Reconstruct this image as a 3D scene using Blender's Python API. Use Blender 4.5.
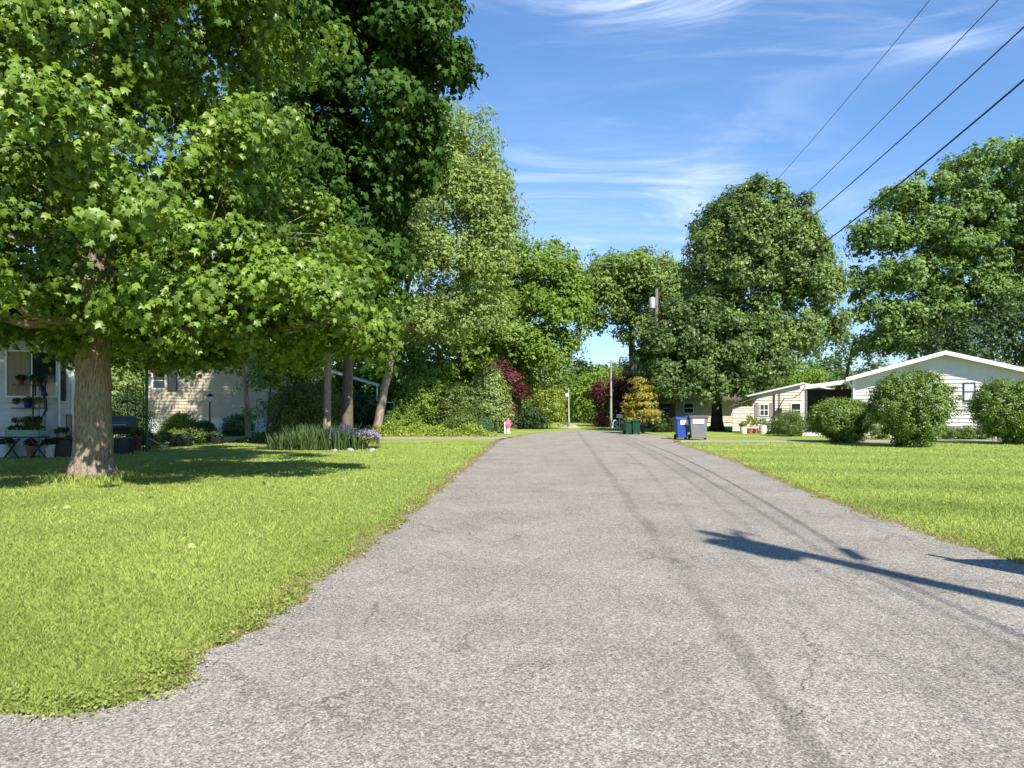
import bpy, math, random
import numpy as np
from mathutils import Vector

for o in list(bpy.data.objects):
    bpy.data.objects.remove(o)
SC = bpy.context.scene
COL = SC.collection
R = math.radians
rnd = random.Random(7)

# ------------------------------------------------------------------ camera, sky, sun, exposure
F, HY, CH = 740.0, 407.0, 1.6          # focal length in px of a 1024 wide frame, horizon row, eye height
cam_d = bpy.data.cameras.new('camera')
cam = bpy.data.objects.new('camera', cam_d)
COL.objects.link(cam)
SC.camera = cam
cam_d.sensor_width = 36.0
cam_d.lens = F / 1024 * 36.0
cam_d.shift_y = (HY - 384) / 1024
cam_d.clip_start = 0.1
cam_d.clip_end = 3000
cam.location = (0, 0, CH)
cam.rotation_euler = (R(90), 0, 0)

SUN_EL = 45.0
SUN_AZ = 153.8                         # clockwise from +Y
W = bpy.data.worlds.new('World')
SC.world = W
W.use_nodes = True
wn, wl = W.node_tree.nodes, W.node_tree.links
wn.clear()


def N(nodes, typ, **kw):
    n = nodes.new(typ)
    for k, v in kw.items():
        if k in n.bl_rna.properties.keys():
            setattr(n, k, v)
        else:
            n.inputs[k].default_value = v
    return n


def math_node(nodes, links, op, a, b=None, c=None, clamp=False):
    n = nodes.new('ShaderNodeMath')
    n.operation = op
    n.use_clamp = clamp
    for i, v in enumerate((a, b, c)):
        if v is None:
            continue
        if isinstance(v, (int, float)):
            n.inputs[i].default_value = v
        else:
            links.new(v, n.inputs[i])
    return n.outputs[0]


def make_world():
    sky = wn.new('ShaderNodeTexSky')
    sky.sky_type = 'NISHITA'
    sky.sun_disc = False
    sky.sun_elevation = R(SUN_EL)
    sky.sun_rotation = R(SUN_AZ)
    sky.altitude = 0
    sky.air_density = 1.15
    sky.dust_density = 0.05
    sky.ozone_density = 3.2
    tc = wn.new('ShaderNodeTexCoord')
    sep = wn.new('ShaderNodeSeparateXYZ')
    wl.new(tc.outputs['Generated'], sep.inputs[0])
    x, y, z = sep.outputs
    M = lambda op, a, b=None, c=None, clamp=False: math_node(wn, wl, op, a, b, c, clamp)
    zz = M('ADD', M('MAXIMUM', z, 0.0), 0.12)
    u, v = M('DIVIDE', x, zz), M('DIVIDE', y, zz)      # where the ray meets a flat cloud layer
    comb = wn.new('ShaderNodeCombineXYZ')
    wl.new(u, comb.inputs[0])
    wl.new(v, comb.inputs[1])

    def noise(rot, scale, loc, detail, rough, dist, ns):
        mp = wn.new('ShaderNodeMapping')
        mp.inputs['Rotation'].default_value = (0, 0, R(rot))
        mp.inputs['Scale'].default_value = scale
        mp.inputs['Location'].default_value = loc
        wl.new(comb.outputs[0], mp.inputs[0])
        n = N(wn, 'ShaderNodeTexNoise', Scale=ns, Detail=detail, Roughness=rough, Distortion=dist)
        wl.new(mp.outputs[0], n.inputs['Vector'])
        return n.outputs['Fac']
    big = noise(12, (0.55, 1.0, 1), (3.1, 0.4, 0), 3, 0.5, 0.3, 0.75)
    fib = noise(-18, (0.45, 2.0, 1), (0.3, 1.7, 0), 9, 0.62, 0.9, 1.6)
    fin = noise(35, (0.6, 2.6, 1), (5.0, 2.2, 0), 8, 0.65, 1.1, 2.3)
    comb2 = wn.new('ShaderNodeCombineXYZ')
    wl.new(x, comb2.inputs[0])
    wl.new(z, comb2.inputs[1])
    mp2 = wn.new('ShaderNodeMapping')
    mp2.inputs['Rotation'].default_value = (0, 0, R(38))
    mp2.inputs['Scale'].default_value = (0.8, 3.6, 1)
    wl.new(comb2.outputs[0], mp2.inputs[0])
    dn = N(wn, 'ShaderNodeTexNoise', Scale=3.2, Detail=8.0, Roughness=0.6, Distortion=1.2)
    wl.new(mp2.outputs[0], dn.inputs['Vector'])
    dia = dn.outputs['Fac']

    def ramp(f, a, b):
        m = wn.new('ShaderNodeMapRange')
        m.interpolation_type = 'SMOOTHSTEP'
        m.inputs['From Min'].default_value = a
        m.inputs['From Max'].default_value = b
        wl.new(f, m.inputs['Value'])
        return m.outputs[0]

    # soft banks: one low ahead, one high ahead, in direction space
    def bank(cu, cv, ru, rv, tilt=0.0):
        yy = M('MAXIMUM', y, 0.05)
        a = M('DIVIDE', x, yy)
        b = M('SUBTRACT', M('DIVIDE', z, yy), M('MULTIPLY', a, tilt))
        da = M('DIVIDE', M('SUBTRACT', a, cu), ru)
        db = M('DIVIDE', M('SUBTRACT', b, cv), rv)
        r2 = M('ADD', M('MULTIPLY', da, da), M('MULTIPLY', db, db))
        return M('POWER', 2.718, M('MULTIPLY', r2, -1.0))
    b1 = bank(0.12, 0.24, 0.30, 0.11)
    b2 = bank(0.24, 0.585, 0.33, 0.045, -0.14)
    b3 = bank(0.56, 0.52, 0.10, 0.03)
    body = M('ADD', M('ADD', M('MULTIPLY', b1, 1.15), M('MULTIPLY', b2, 1.1)), M('ADD', M('MULTIPLY', ramp(big, 0.50, 0.75), 0.25), M('MULTIPLY', b3, 0.6)))
    tex = M('ADD', M('ADD', M('MULTIPLY', ramp(fib, 0.40, 0.75), 0.22), M('MULTIPLY', ramp(fin, 0.45, 0.8), 0.18)), M('MULTIPLY', ramp(dia, 0.46, 0.70), 0.95))
    low = M('MULTIPLY', ramp(M('SUBTRACT', 0.30, z), 0.0, 0.34), 0.05)
    fac = M('ADD', M('MULTIPLY', body, tex), M('MULTIPLY', b1, 0.10), None)
    fac = M('ADD', fac, low)
    fac = M('MULTIPLY', fac, 0.85, None, True)
    mix = wn.new('ShaderNodeMix')
    mix.data_type = 'RGBA'
    wl.new(fac, mix.inputs[0])
    hsv = N(wn, 'ShaderNodeHueSaturation', Saturation=SKY_SAT, Value=SKY_VAL)
    hsv.inputs['Hue'].default_value = SKY_HUE
    wl.new(sky.outputs[0], hsv.inputs['Color'])
    # thicker air near the horizon keeps its blue
    hz = wn.new('ShaderNodeMix')
    hz.data_type = 'RGBA'
    wl.new(ramp(z, -0.02, 0.42), hz.inputs[0])
    hz.inputs[6].default_value = (0.50, 0.60, 0.82, 1)
    hz.inputs[7].default_value = (0.74, 0.82, 0.96, 1)
    ml = wn.new('ShaderNodeMix')
    ml.data_type = 'RGBA'
    ml.blend_type = 'MULTIPLY'
    ml.inputs[0].default_value = 1.0
    wl.new(hsv.outputs[0], ml.inputs[6])
    wl.new(hz.outputs[2], ml.inputs[7])
    wl.new(ml.outputs[2], mix.inputs[6])
    mix.inputs[7].default_value = CLOUD
    bg = wn.new('ShaderNodeBackground')
    bg.inputs['Strength'].default_value = 0.105
    wl.new(mix.outputs[2], bg.inputs['Color'])
    out = wn.new('ShaderNodeOutputWorld')
    wl.new(bg.outputs[0], out.inputs['Surface'])


SKY_SAT, SKY_VAL, SKY_HUE = 1.10, 1.08, 0.498
CLOUD = (5.0, 5.7, 6.9, 1)
make_world()

sun_d = bpy.data.lights.new('sun', 'SUN')
sun_d.energy = 4.9
sun_d.angle = R(0.55)
sun_d.color = (1.0, 0.95, 0.86)
sun = bpy.data.objects.new('sun', sun_d)
COL.objects.link(sun)
sdir = Vector((math.sin(R(SUN_AZ)) * math.cos(R(SUN_EL)), math.cos(R(SUN_AZ)) * math.cos(R(SUN_EL)), math.sin(R(SUN_EL))))
sun.rotation_euler = sdir.to_track_quat('Z', 'Y').to_euler()
sun.location = (20, -30, 40)

SC.view_settings.view_transform = 'Standard'
SC.view_settings.look = 'None'
SC.view_settings.gamma = 1.0
SC.view_settings.exposure = 0.95
SC.view_settings.use_curve_mapping = False
SC.render.engine = 'CYCLES'
SC.cycles.max_bounces = 8
SC.cycles.transparent_max_bounces = 8


# ------------------------------------------------------------------ helpers
def GX(px, Y):
    return (px - 512) / F * Y


def GZ(py, Y):
    return CH - (py - HY) / F * Y


def tag(o, label=None, cat=None, group=None, kind=None):
    if label:
        o['label'] = label
    if cat:
        o['category'] = cat
    if group:
        o['group'] = group
    if kind:
        o['kind'] = kind
    return o


def thing(name, label, cat, loc=(0, 0, 0), rz=0.0, group=None):
    o = bpy.data.objects.new(name, None)
    COL.objects.link(o)
    o.location = loc
    o.rotation_euler = (0, 0, rz)
    o.empty_display_size = 0.2
    return tag(o, label, cat, group)


def link_mesh(name, me, mat, parent=None, loc=(0, 0, 0), rz=0.0):
    o = bpy.data.objects.new(name, me)
    COL.objects.link(o)
    if mat:
        for m in (mat if isinstance(mat, (list, tuple)) else [mat]):
            me.materials.append(m)
    o.location = loc
    o.rotation_euler = (0, 0, rz)
    if parent:
        o.parent = parent
    return o


def np_mesh(name, verts, loops, starts, totals, smooth=False):
    me = bpy.data.meshes.new(name)
    me.vertices.add(len(verts))
    me.vertices.foreach_set('co', np.asarray(verts, dtype=np.float32).ravel())
    me.loops.add(len(loops))
    me.loops.foreach_set('vertex_index', np.asarray(loops, dtype=np.int32))
    me.polygons.add(len(starts))
    me.polygons.foreach_set('loop_start', np.asarray(starts, dtype=np.int32))
    me.polygons.foreach_set('loop_total', np.asarray(totals, dtype=np.int32))
    if smooth:
        me.polygons.foreach_set('use_smooth', np.ones(len(starts), dtype=bool))
    me.update(calc_edges=True)
    return me


class MB:
    def __init__(s):
        s.v, s.f = [], []

    def add(s, vs, fs):
        b = len(s.v)
        s.v += [tuple(v) for v in vs]
        s.f += [tuple(i + b for i in f) for f in fs]
        return s

    def box(s, cx, cy, cz, sx, sy, sz, rz=0.0, rx=0.0, ry=0.0, taper=1.0):
        hx, hy, hz = sx / 2, sy / 2, sz / 2
        vs = []
        for z, t in ((-hz, taper), (hz, 1.0)):
            for x, y in ((-hx, -hy), (hx, -hy), (hx, hy), (-hx, hy)):
                p = Vector((x * t, y * t, z))
                if rx or ry or rz:
                    from mathutils import Euler
                    p.rotate(Euler((rx, ry, rz)))
                vs.append((p.x + cx, p.y + cy, p.z + cz))
        return s.add(vs, [(0, 3, 2, 1), (4, 5, 6, 7), (0, 1, 5, 4), (1, 2, 6, 5), (2, 3, 7, 6), (3, 0, 4, 7)])

    def b2(s, x0, x1, y0, y1, z0, z1):
        return s.box((x0 + x1) / 2, (y0 + y1) / 2, (z0 + z1) / 2, x1 - x0, y1 - y0, z1 - z0)

    def tube(s, pts, rad, n=8, cap=True, wob=0.0, rg=None):
        pts = [Vector(p) for p in pts]
        m = len(pts)
        if isinstance(rad, (int, float)):
            rad = [rad] * m
        rings = []
        ref = Vector((0.31, 0.87, 0.12)).normalized()
        for i, p in enumerate(pts):
            d = (pts[min(i + 1, m - 1)] - pts[max(i - 1, 0)])
            if d.length < 1e-6:
                d = Vector((0, 0, 1))
            d.normalize()
            if abs(d.dot(ref)) > 0.95:
                ref = Vector((0.9, 0.1, 0.3)).normalized()
            a = (ref - d * ref.dot(d)).normalized()
            b = d.cross(a)
            rings.append([tuple(p + (a * math.cos(2 * math.pi * k / n) + b * math.sin(2 * math.pi * k / n)) * rad[i] * (1 + (rg.uniform(-wob, wob) if rg else 0))) for k in range(n)])
        fs = []
        for i in range(m - 1):
            for k in range(n):
                k2 = (k + 1) % n
                fs.append((i * n + k, i * n + k2, (i + 1) * n + k2, (i + 1) * n + k))
        if cap:
            fs.append(tuple(range(n - 1, -1, -1)))
            fs.append(tuple((m - 1) * n + k for k in range(n)))
        return s.add([v for r_ in rings for v in r_], fs)

    def lathe(s, prof, n=16, c=(0, 0, 0), sy=1.0, cap=True):
        vs, fs = [], []
        for r_, z in prof:
            for k in range(n):
                a = 2 * math.pi * k / n
                vs.append((c[0] + r_ * math.cos(a), c[1] + r_ * math.sin(a) * sy, c[2] + z))
        m = len(prof)
        for i in range(m - 1):
            for k in range(n):
                k2 = (k + 1) % n
                fs.append((i * n + k, i * n + k2, (i + 1) * n + k2, (i + 1) * n + k))
        if cap:
            fs.append(tuple(range(n - 1, -1, -1)))
            fs.append(tuple((m - 1) * n + k for k in range(n)))
        return s.add(vs, fs)

    def prism(s, prof, axis, a0, a1):
        """prof: closed outline in the two other axes; extruded from a0 to a1 along axis."""
        n = len(prof)
        vs = []
        for a in (a0, a1):
            for p, q in prof:
                vs.append({'x': (a, p, q), 'y': (p, a, q), 'z': (p, q, a)}[axis])
        fs = [tuple(range(n)), tuple(range(2 * n - 1, n - 1, -1))]
        for i in range(n):
            j = (i + 1) % n
            fs.append((i, i + n, j + n, j))
        return s.add(vs, fs)

    def build(s, name, mat, parent=None, loc=(0, 0, 0), rz=0.0, smooth=False, bevel=0.0):
        me = bpy.data.meshes.new(name)
        me.from_pydata(s.v, [], s.f)
        me.update()
        import bmesh
        bm = bmesh.new()
        bm.from_mesh(me)
        bmesh.ops.recalc_face_normals(bm, faces=bm.faces)
        bm.to_mesh(me)
        bm.free()
        if smooth:
            for p in me.polygons:
                p.use_smooth = True
            if hasattr(me, 'set_sharp_from_angle'):
                me.set_sharp_from_angle(angle=R(40))
        o = link_mesh(name, me, mat, parent, loc, rz)
        if bevel:
            b = o.modifiers.new('bevel', 'BEVEL')
            b.width = bevel
            b.segments = 2
            b.limit_method = 'ANGLE'
        return o


# ------------------------------------------------------------------ materials
MATS = {}


def mat(name, base=(0.5, 0.5, 0.5), rough=0.7, metal=0.0, spec=0.4, var=0.0, vscale=6.0, bump=0.0, bscale=40.0, stretch=(1, 1, 1), dirt=None, dscale=2.0, damt=0.5):
    if name in MATS:
        return MATS[name]
    m = bpy.data.materials.new(name)
    m.use_nodes = True
    nt = m.node_tree
    ns, ls = nt.nodes, nt.links
    bs = ns['Principled BSDF']
    bs.inputs['Roughness'].default_value = rough
    bs.inputs['Metallic'].default_value = metal
    bs.inputs['Specular IOR Level'].default_value = spec
    bs.inputs['Base Color'].default_value = (*base, 1)
    tc = ns.new('ShaderNodeTexCoord')
    mp = ns.new('ShaderNodeMapping')
    mp.inputs['Scale'].default_value = stretch
    ls.new(tc.outputs['Object'], mp.inputs[0])
    col = None
    if var:
        n = N(ns, 'ShaderNodeTexNoise', Scale=vscale, Detail=6.0, Roughness=0.6)
        ls.new(mp.outputs[0], n.inputs['Vector'])
        cr = ns.new('ShaderNodeValToRGB')
        cr.color_ramp.elements[0].position = 0.3
        cr.color_ramp.elements[1].position = 0.7
        cr.color_ramp.elements[0].color = (*[c * (1 - var) for c in base], 1)
        cr.color_ramp.elements[1].color = (*[min(1, c * (1 + var)) for c in base], 1)
        ls.new(n.outputs['Fac'], cr.inputs[0])
        col = cr.outputs[0]
    if dirt:
        n = N(ns, 'ShaderNodeTexNoise', Scale=dscale, Detail=7.0, Roughness=0.65)
        ls.new(tc.outputs['Object'], n.inputs['Vector'])
        mr = ns.new('ShaderNodeMapRange')
        mr.inputs['From Min'].default_value = 0.48
        mr.inputs['From Max'].default_value = 0.75
        mr.inputs['To Max'].default_value = damt
        ls.new(n.outputs['Fac'], mr.inputs['Value'])
        mx = ns.new('ShaderNodeMix')
        mx.data_type = 'RGBA'
        ls.new(mr.outputs[0], mx.inputs[0])
        if col:
            ls.new(col, mx.inputs[6])
        else:
            mx.inputs[6].default_value = (*base, 1)
        mx.inputs[7].default_value = (*dirt, 1)
        col = mx.outputs[2]
    if col:
        ls.new(col, bs.inputs['Base Color'])
    if bump:
        n = N(ns, 'ShaderNodeTexNoise', Scale=bscale, Detail=5.0, Roughness=0.6)
        ls.new(mp.outputs[0], n.inputs['Vector'])
        b = ns.new('ShaderNodeBump')
        b.inputs['Strength'].default_value = bump
        b.inputs['Distance'].default_value = 0.02
        ls.new(n.outputs['Fac'], b.inputs['Height'])
        ls.new(b.outputs[0], bs.inputs['Normal'])
    MATS[name] = m
    return m


def leaf_mat(name, dark, light, rough=0.45, trans=0.35, spec=0.35, tcol=None):
    """leaf blades: base colour varies leaf by leaf (attribute tint), some light passes through"""
    if name in MATS:
        return MATS[name]
    m = bpy.data.materials.new(name)
    m.use_nodes = True
    nt = m.node_tree
    ns, ls = nt.nodes, nt.links
    bs = ns['Principled BSDF']
    bs.inputs['Roughness'].default_value = rough
    bs.inputs['Specular IOR Level'].default_value = spec
    at = ns.new('ShaderNodeAttribute')
    at.attribute_name = 'tint'
    cr = ns.new('ShaderNodeValToRGB')
    cr.color_ramp.elements[0].color = (*dark, 1)
    cr.color_ramp.elements[1].color = (*light, 1)
    ls.new(at.outputs['Fac'], cr.inputs[0])
    ls.new(cr.outputs[0], bs.inputs['Base Color'])
    tr = ns.new('ShaderNodeBsdfTranslucent')
    mul = ns.new('ShaderNodeMix')
    mul.data_type = 'RGBA'
    mul.blend_type = 'MULTIPLY'
    mul.inputs[0].default_value = 1.0
    mul.inputs[7].default_value = (*(tcol or (1.3, 1.25, 0.55)), 1)
    ls.new(cr.outputs[0], mul.inputs[6])
    ls.new(mul.outputs[2], tr.inputs[0])
    mx = ns.new('ShaderNodeMixShader')
    mx.inputs[0].default_value = trans
    ls.new(bs.outputs[0], mx.inputs[1])
    ls.new(tr.outputs[0], mx.inputs[2])
    ls.new(mx.outputs[0], ns['Material Output'].inputs[0])
    MATS[name] = m
    return m


# ------------------------------------------------------------------ foliage
def leaf_shape(kind):
    """outline in the leaf plane (u along the midrib, v across), w = fold; unit length"""
    if kind == 'maple':
        tips = [(-0.15, 0.62), (0.45, 0.72), (1.0, 0.0), (0.45, -0.72), (-0.15, -0.62)]
        notch = [(-0.35, 0.0), (0.17, 0.38), (0.52, 0.27), (0.52, -0.27), (0.17, -0.38), (-0.35, 0.0)]
        vs = [(0.0, 0.0, 0.0)]
        fs = []
        nv = []
        for a, b in notch[:5]:
            nv.append(len(vs))
            vs.append((a, b, 0.05))
        tv = []
        for a, b in tips:
            tv.append(len(vs))
            vs.append((a, b, -0.14 - 0.10 * abs(b)))
        for i in range(5):
            fs.append((0, nv[(i + 1) % 5], tv[i], nv[i]))
        return vs, fs
    if kind == 'oval':
        vs = [(0, 0, 0), (0.5, 0.36, 0.08), (1, 0, -0.08), (0.5, -0.36, 0.08)]
        return vs, [(0, 1, 2, 3)]
    if kind == 'clump':     # a spray of three leaflets, for trees far away
        vs, fs = [], []
        for ang, le, w in ((0, 1.0, 0.1), (1.0, 0.85, -0.12), (-1.0, 0.85, 0.0)):
            b = len(vs)
            c, s_ = math.cos(ang), math.sin(ang)
            for u, v, ww in ((0, 0, 0), (0.5, 0.27, w), (1, 0, w * 0.5 - 0.1), (0.5, -0.27, -w)):
                vs.append(((u * c - v * s_) * le, (u * s_ + v * c) * le, ww))
            fs.append((b, b + 1, b + 2, b + 3))
        return vs, fs
    if kind == 'blade':
        return [(0, -0.05, 0), (0, 0.05, 0), (0.6, 0.035, 0.06), (1, 0, 0.0), (0.6, -0.035, 0.06)], [(0, 1, 2, 3, 4)]


def leaves_mesh(name, pos, nrm, size, tint, kind, rs, droop=0.35):
    """one mesh of len(pos) leaves"""
    sv, sf = leaf_shape(kind)
    sv = np.array(sv, dtype=np.float32)
    n = len(pos)
    nrm = nrm / np.maximum(np.linalg.norm(nrm, axis=1, keepdims=True), 1e-6)
    r = rs.normal(size=(n, 3))
    a = r - nrm * np.sum(r * nrm, axis=1, keepdims=True)
    a[:, 2] -= droop
    a -= nrm * np.sum(a * nrm, axis=1, keepdims=True)
    a /= np.maximum(np.linalg.norm(a, axis=1, keepdims=True), 1e-6)
    b = np.cross(nrm, a)
    k = len(sv)
    P = (pos[:, None, :] + size[:, None, None] * (sv[None, :, 0:1] * a[:, None, :] + sv[None, :, 1:2] * b[:, None, :] + sv[None, :, 2:3] * nrm[:, None, :]))
    base = (np.arange(n) * k)[:, None]
    fl = [len(f) for f in sf]
    flat = np.concatenate([np.array(f) for f in sf])
    loops = (base + flat[None, :]).ravel()
    tot = np.tile(np.array(fl), n)
    st = np.concatenate([[0], np.cumsum(tot)[:-1]])
    me = np_mesh(name, P.reshape(-1, 3), loops, st, tot)
    at = me.attributes.new('tint', 'FLOAT', 'FACE')
    at.data.foreach_set('value', np.repeat(tint, len(sf)).astype(np.float32))
    return me


def crown_points(lobes, clumps, per, csize, rs, inner=0.15, flat=0.85, up=0.3, gap=0.0, jit=0.12, low=False, boughs=0, pull=0.5):
    """clump centres on the lobes' shells, leaves spread over each clump"""
    L = np.array(lobes, dtype=float)
    area = (L[:, 3] * L[:, 4] * L[:, 5]) ** (2 / 3)
    idx = rs.choice(len(L), size=clumps, p=area / area.sum())
    d = rs.normal(size=(clumps, 3))
    d /= np.linalg.norm(d, axis=1, keepdims=True)
    if not low:
        d[:, 2] = np.where(d[:, 2] < -0.5, -d[:, 2] * 0.5, d[:, 2])
    d /= np.linalg.norm(d, axis=1, keepdims=True)
    rad = 1.0 + rs.normal(size=clumps) * jit
    ins = rs.random(clumps) < inner
    rad = np.where(ins, rs.uniform(0.3, 0.85, clumps), rad)
    # lumpy outline
    ph = rs.uniform(0, 6.28, (3,))
    rad *= 1 + 0.10 * np.sin(d[:, 0] * 5 + ph[0] + idx) * np.sin(d[:, 2] * 6 + ph[1]) + 0.06 * np.sin(d[:, 1] * 9 + ph[2])
    C = L[idx, 0:3] + d * rad[:, None] * L[idx, 3:6]
    if boughs:
        bi = rs.choice(clumps, size=boughs, replace=False)
        B = L[idx[bi], 0:3] + d[bi] * (1.02 + rs.uniform(-0.16, 0.14, boughs))[:, None] * L[idx[bi], 3:6]
        D2 = ((C[:, None, :] - B[None, :, :]) ** 2).sum(-1)
        nb_ = B[D2.argmin(1)]
        C = np.where(ins[:, None], C, C + (nb_ - C) * pull * rs.uniform(0.6, 1.25, clumps)[:, None])
    keep = np.ones(clumps, dtype=bool)
    for j in range(len(L)):
        q = (C - L[j, 0:3]) / L[j, 3:6]
        keep &= ~((np.sum(q * q, axis=1) < 0.35) & (idx != j) & (rs.random(clumps) < 0.8))
    if gap:
        g = np.sin(C[:, 0] * 1.1 + ph[0]) * np.sin(C[:, 1] * 1.0 + ph[1]) * np.sin(C[:, 2] * 1.3 + ph[2])
        keep &= ~((g > 0.22) & (rs.random(clumps) < gap))
    C, d = C[keep], d[keep]
    m = len(C)
    cs = csize * rs.uniform(0.6, 1.35, m)
    ld = rs.normal(size=(m, per, 3))
    ld /= np.linalg.norm(ld, axis=2, keepdims=True)
    lr = rs.random((m, per, 1)) ** 0.45
    off = ld * lr * cs[:, None, None]
    off[:, :, 2] *= flat
    P = C[:, None, :] + off
    # droop away from the clump's middle
    P[:, :, 2] -= 0.25 * cs[:, None] * (lr[:, :, 0] ** 2)
    Nn = 0.55 * d[:, None, :] + 0.5 * ld + rs.normal(size=(m, per, 3)) * 0.38
    Nn[:, :, 2] += up
    ct = rs.normal(0.5, 0.13, m)
    T = np.clip(ct[:, None] + rs.normal(0, 0.16, (m, per)), 0, 1)
    return P.reshape(-1, 3), Nn.reshape(-1, 3), T.ravel(), C


def limb_pts(a, b, rg, sag=0.0, k=6, wob=0.06):
    a, b = Vector(a), Vector(b)
    L = (b - a).length
    out = [a]
    for i in range(1, k):
        t = i / k
        p = a.lerp(b, t) + Vector((rg.uniform(-1, 1), rg.uniform(-1, 1), rg.uniform(-0.6, 0.6))) * L * wob
        p.z += sag * math.sin(math.pi * t) * L
        out.append(p)
    out.append(b)
    return out


def tree(name, label, cat, base, trunk, lobes, leafm, barkm, clumps, per, csize, lsize, kind='clump', seed=1, group=None,
         twigs=60, limb_r=0.5, flare=1.5, droop=0.35, roots=0, **kw):
    """trunk: list of (x,y,z,r) world points from the ground up; lobes: world (x,y,z,rx,ry,rz)"""
    rs = np.random.RandomState(seed)
    rg = random.Random(seed)
    bx, by, bz = base
    root = thing(name, label, cat, base, 0, group)
    tr = [((x - bx), (y - by), (z - bz), r) for x, y, z, r in trunk]
    lb = [((l[0] - bx), (l[1] - by), (l[2] - bz), l[3], l[4], l[5]) for l in lobes]
    P, Nn, T, C = crown_points(lb, clumps, per, csize, rs, **kw)
    keep = P[:, 2] > 0.05
    P, Nn, T = P[keep], Nn[keep], T[keep]
    size = lsize * rs.uniform(0.5, 1.35, len(P))
    me = leaves_mesh('crown', P, Nn, size, T, kind, rs, droop)
    link_mesh('crown', me, leafm, root)
    mb = MB()
    # densify trunk
    pts, rad = [], []
    r0 = tr[0][3]
    zb = tr[0][2]
    for i in range(len(tr) - 1):
        a, b = Vector(tr[i][:3]), Vector(tr[i + 1][:3])
        k = 6
        for j in range(k):
            t = j / k
            p = a.lerp(b, t)
            if i + j:
                p += Vector((rg.uniform(-1, 1), rg.uniform(-1, 1), 0)) * r0 * 0.06
            rr = tr[i][3] * (1 - t) + tr[i + 1][3] * t
            h = (p.z - zb)
            rr *= 1 + (flare - 1) * math.exp(-h / (r0 * 1.3))
            pts.append(p)
            rad.append(rr)
    pts.append(Vector(tr[-1][:3]))
    rad.append(tr[-1][3])
    mb.tube(pts, rad, n=14 if r0 > 0.2 else 8, wob=0.05 if r0 > 0.2 else 0.03, rg=rg)
    for k in range(roots):
        a = 2 * math.pi * (k + rg.uniform(-0.25, 0.25)) / roots
        c_, s_ = math.cos(a), math.sin(a)
        mb.tube([(c_ * r0 * 0.75, s_ * r0 * 0.75, 0.75), (c_ * r0 * 1.0, s_ * r0 * 1.0, 0.32), (c_ * r0 * 1.25, s_ * r0 * 1.25, 0.08), (c_ * r0 * 1.6, s_ * r0 * 1.6, -0.08)],
                [r0 * 0.16, r0 * 0.30, r0 * 0.24, r0 * 0.10], n=9)
    # limbs to the lobes, then branches to clumps
    nodes = [Vector(t_[:3]) for t_ in tr[len(tr) // 2:]]
    hub = []
    for l in lb:
        c = Vector(l[:3])
        cand = [p for p in pts[len(pts) // 3:] if p.z < c.z + 0.2] or [pts[-1]]
        a = min(cand, key=lambda p: (p - c).length + rg.uniform(0, 1.0))
        ra = limb_r * max(0.02, rad[pts.index(a)])
        q = limb_pts(a, c, rg, sag=-0.05, k=6, wob=0.05)
        n_ = len(q)
        mb.tube(q, [ra * (1 - 0.72 * i / (n_ - 1)) for i in range(n_)], n=7, cap=False)
        hub += [(q[i], ra * (1 - 0.72 * i / (n_ - 1))) for i in range(2, n_)]
    if hub:
        cs = C[rs.choice(len(C), size=min(twigs, len(C)), replace=False)]
        for c in cs:
            c = Vector(c)
            a, ra = min(hub, key=lambda h: (h[0] - c).length + rg.uniform(0, 0.6))
            q = limb_pts(a, c, rg, sag=0.04, k=4, wob=0.07)
            n_ = len(q)
            mb.tube(q, [max(0.008, ra * 0.45 * (1 - 0.8 * i / (n_ - 1))) for i in range(n_)], n=5, cap=False)
    mb.build('trunk', barkm, root, smooth=True)
    return root


def shrub(name, label, cat, base, lobes, leafm, clumps, per, csize, lsize, kind='oval', seed=1, group=None, stems=8, stemm=None, **kw):
    """lobes local to base"""
    rs = np.random.RandomState(seed)
    rg = random.Random(seed)
    root = thing(name, label, cat, base, 0, group)
    P, Nn, T, C = crown_points(lobes, clumps, per, csize, rs, **kw)
    keep = P[:, 2] > 0.02
    P, Nn, T = P[keep], Nn[keep], T[keep]
    me = leaves_mesh('foliage', P, Nn, lsize * rs.uniform(0.7, 1.25, len(P)), T, kind, rs)
    link_mesh('foliage', me, leafm, root)
    mb = MB()
    for i in range(stems):
        l = lobes[i % len(lobes)]
        a = Vector((rg.uniform(-0.1, 0.1), rg.uniform(-0.1, 0.1), 0))
        b = Vector((l[0] + rg.uniform(-0.6, 0.6) * l[3], l[1] + rg.uniform(-0.6, 0.6) * l[4], l[2] + rg.uniform(-0.2, 0.6) * l[5]))
        mb.tube(limb_pts(a, b, rg, k=4), [0.035, 0.03, 0.022, 0.015, 0.008], n=5)
    mb.build('stems', stemm or MATS['bark_grey'], root, smooth=True)
    return root

# ------------------------------------------------------------------ ground and road
mat('bark_grey', (0.13, 0.105, 0.085), 0.9, spec=0.1, var=0.45, vscale=9, bump=0.9, bscale=14, stretch=(3, 3, 0.6), dirt=(0.10, 0.12, 0.06), dscale=1.5, damt=0.5)
mat('bark_big', (0.23, 0.175, 0.125), 0.95, spec=0.1, var=0.75, vscale=11, bump=1.0, bscale=9, stretch=(3.2, 3.2, 0.55), dirt=(0.30, 0.31, 0.24), dscale=3.0, damt=0.7)
mat('bark_pale', (0.33, 0.25, 0.19), 0.9, spec=0.1, var=0.35, vscale=8, bump=0.7, bscale=14, stretch=(3, 3, 0.6))
mat('bark_dark', (0.06, 0.05, 0.042), 0.9, spec=0.1, var=0.4, vscale=8, bump=0.7, bscale=14, stretch=(3, 3, 0.6))

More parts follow.
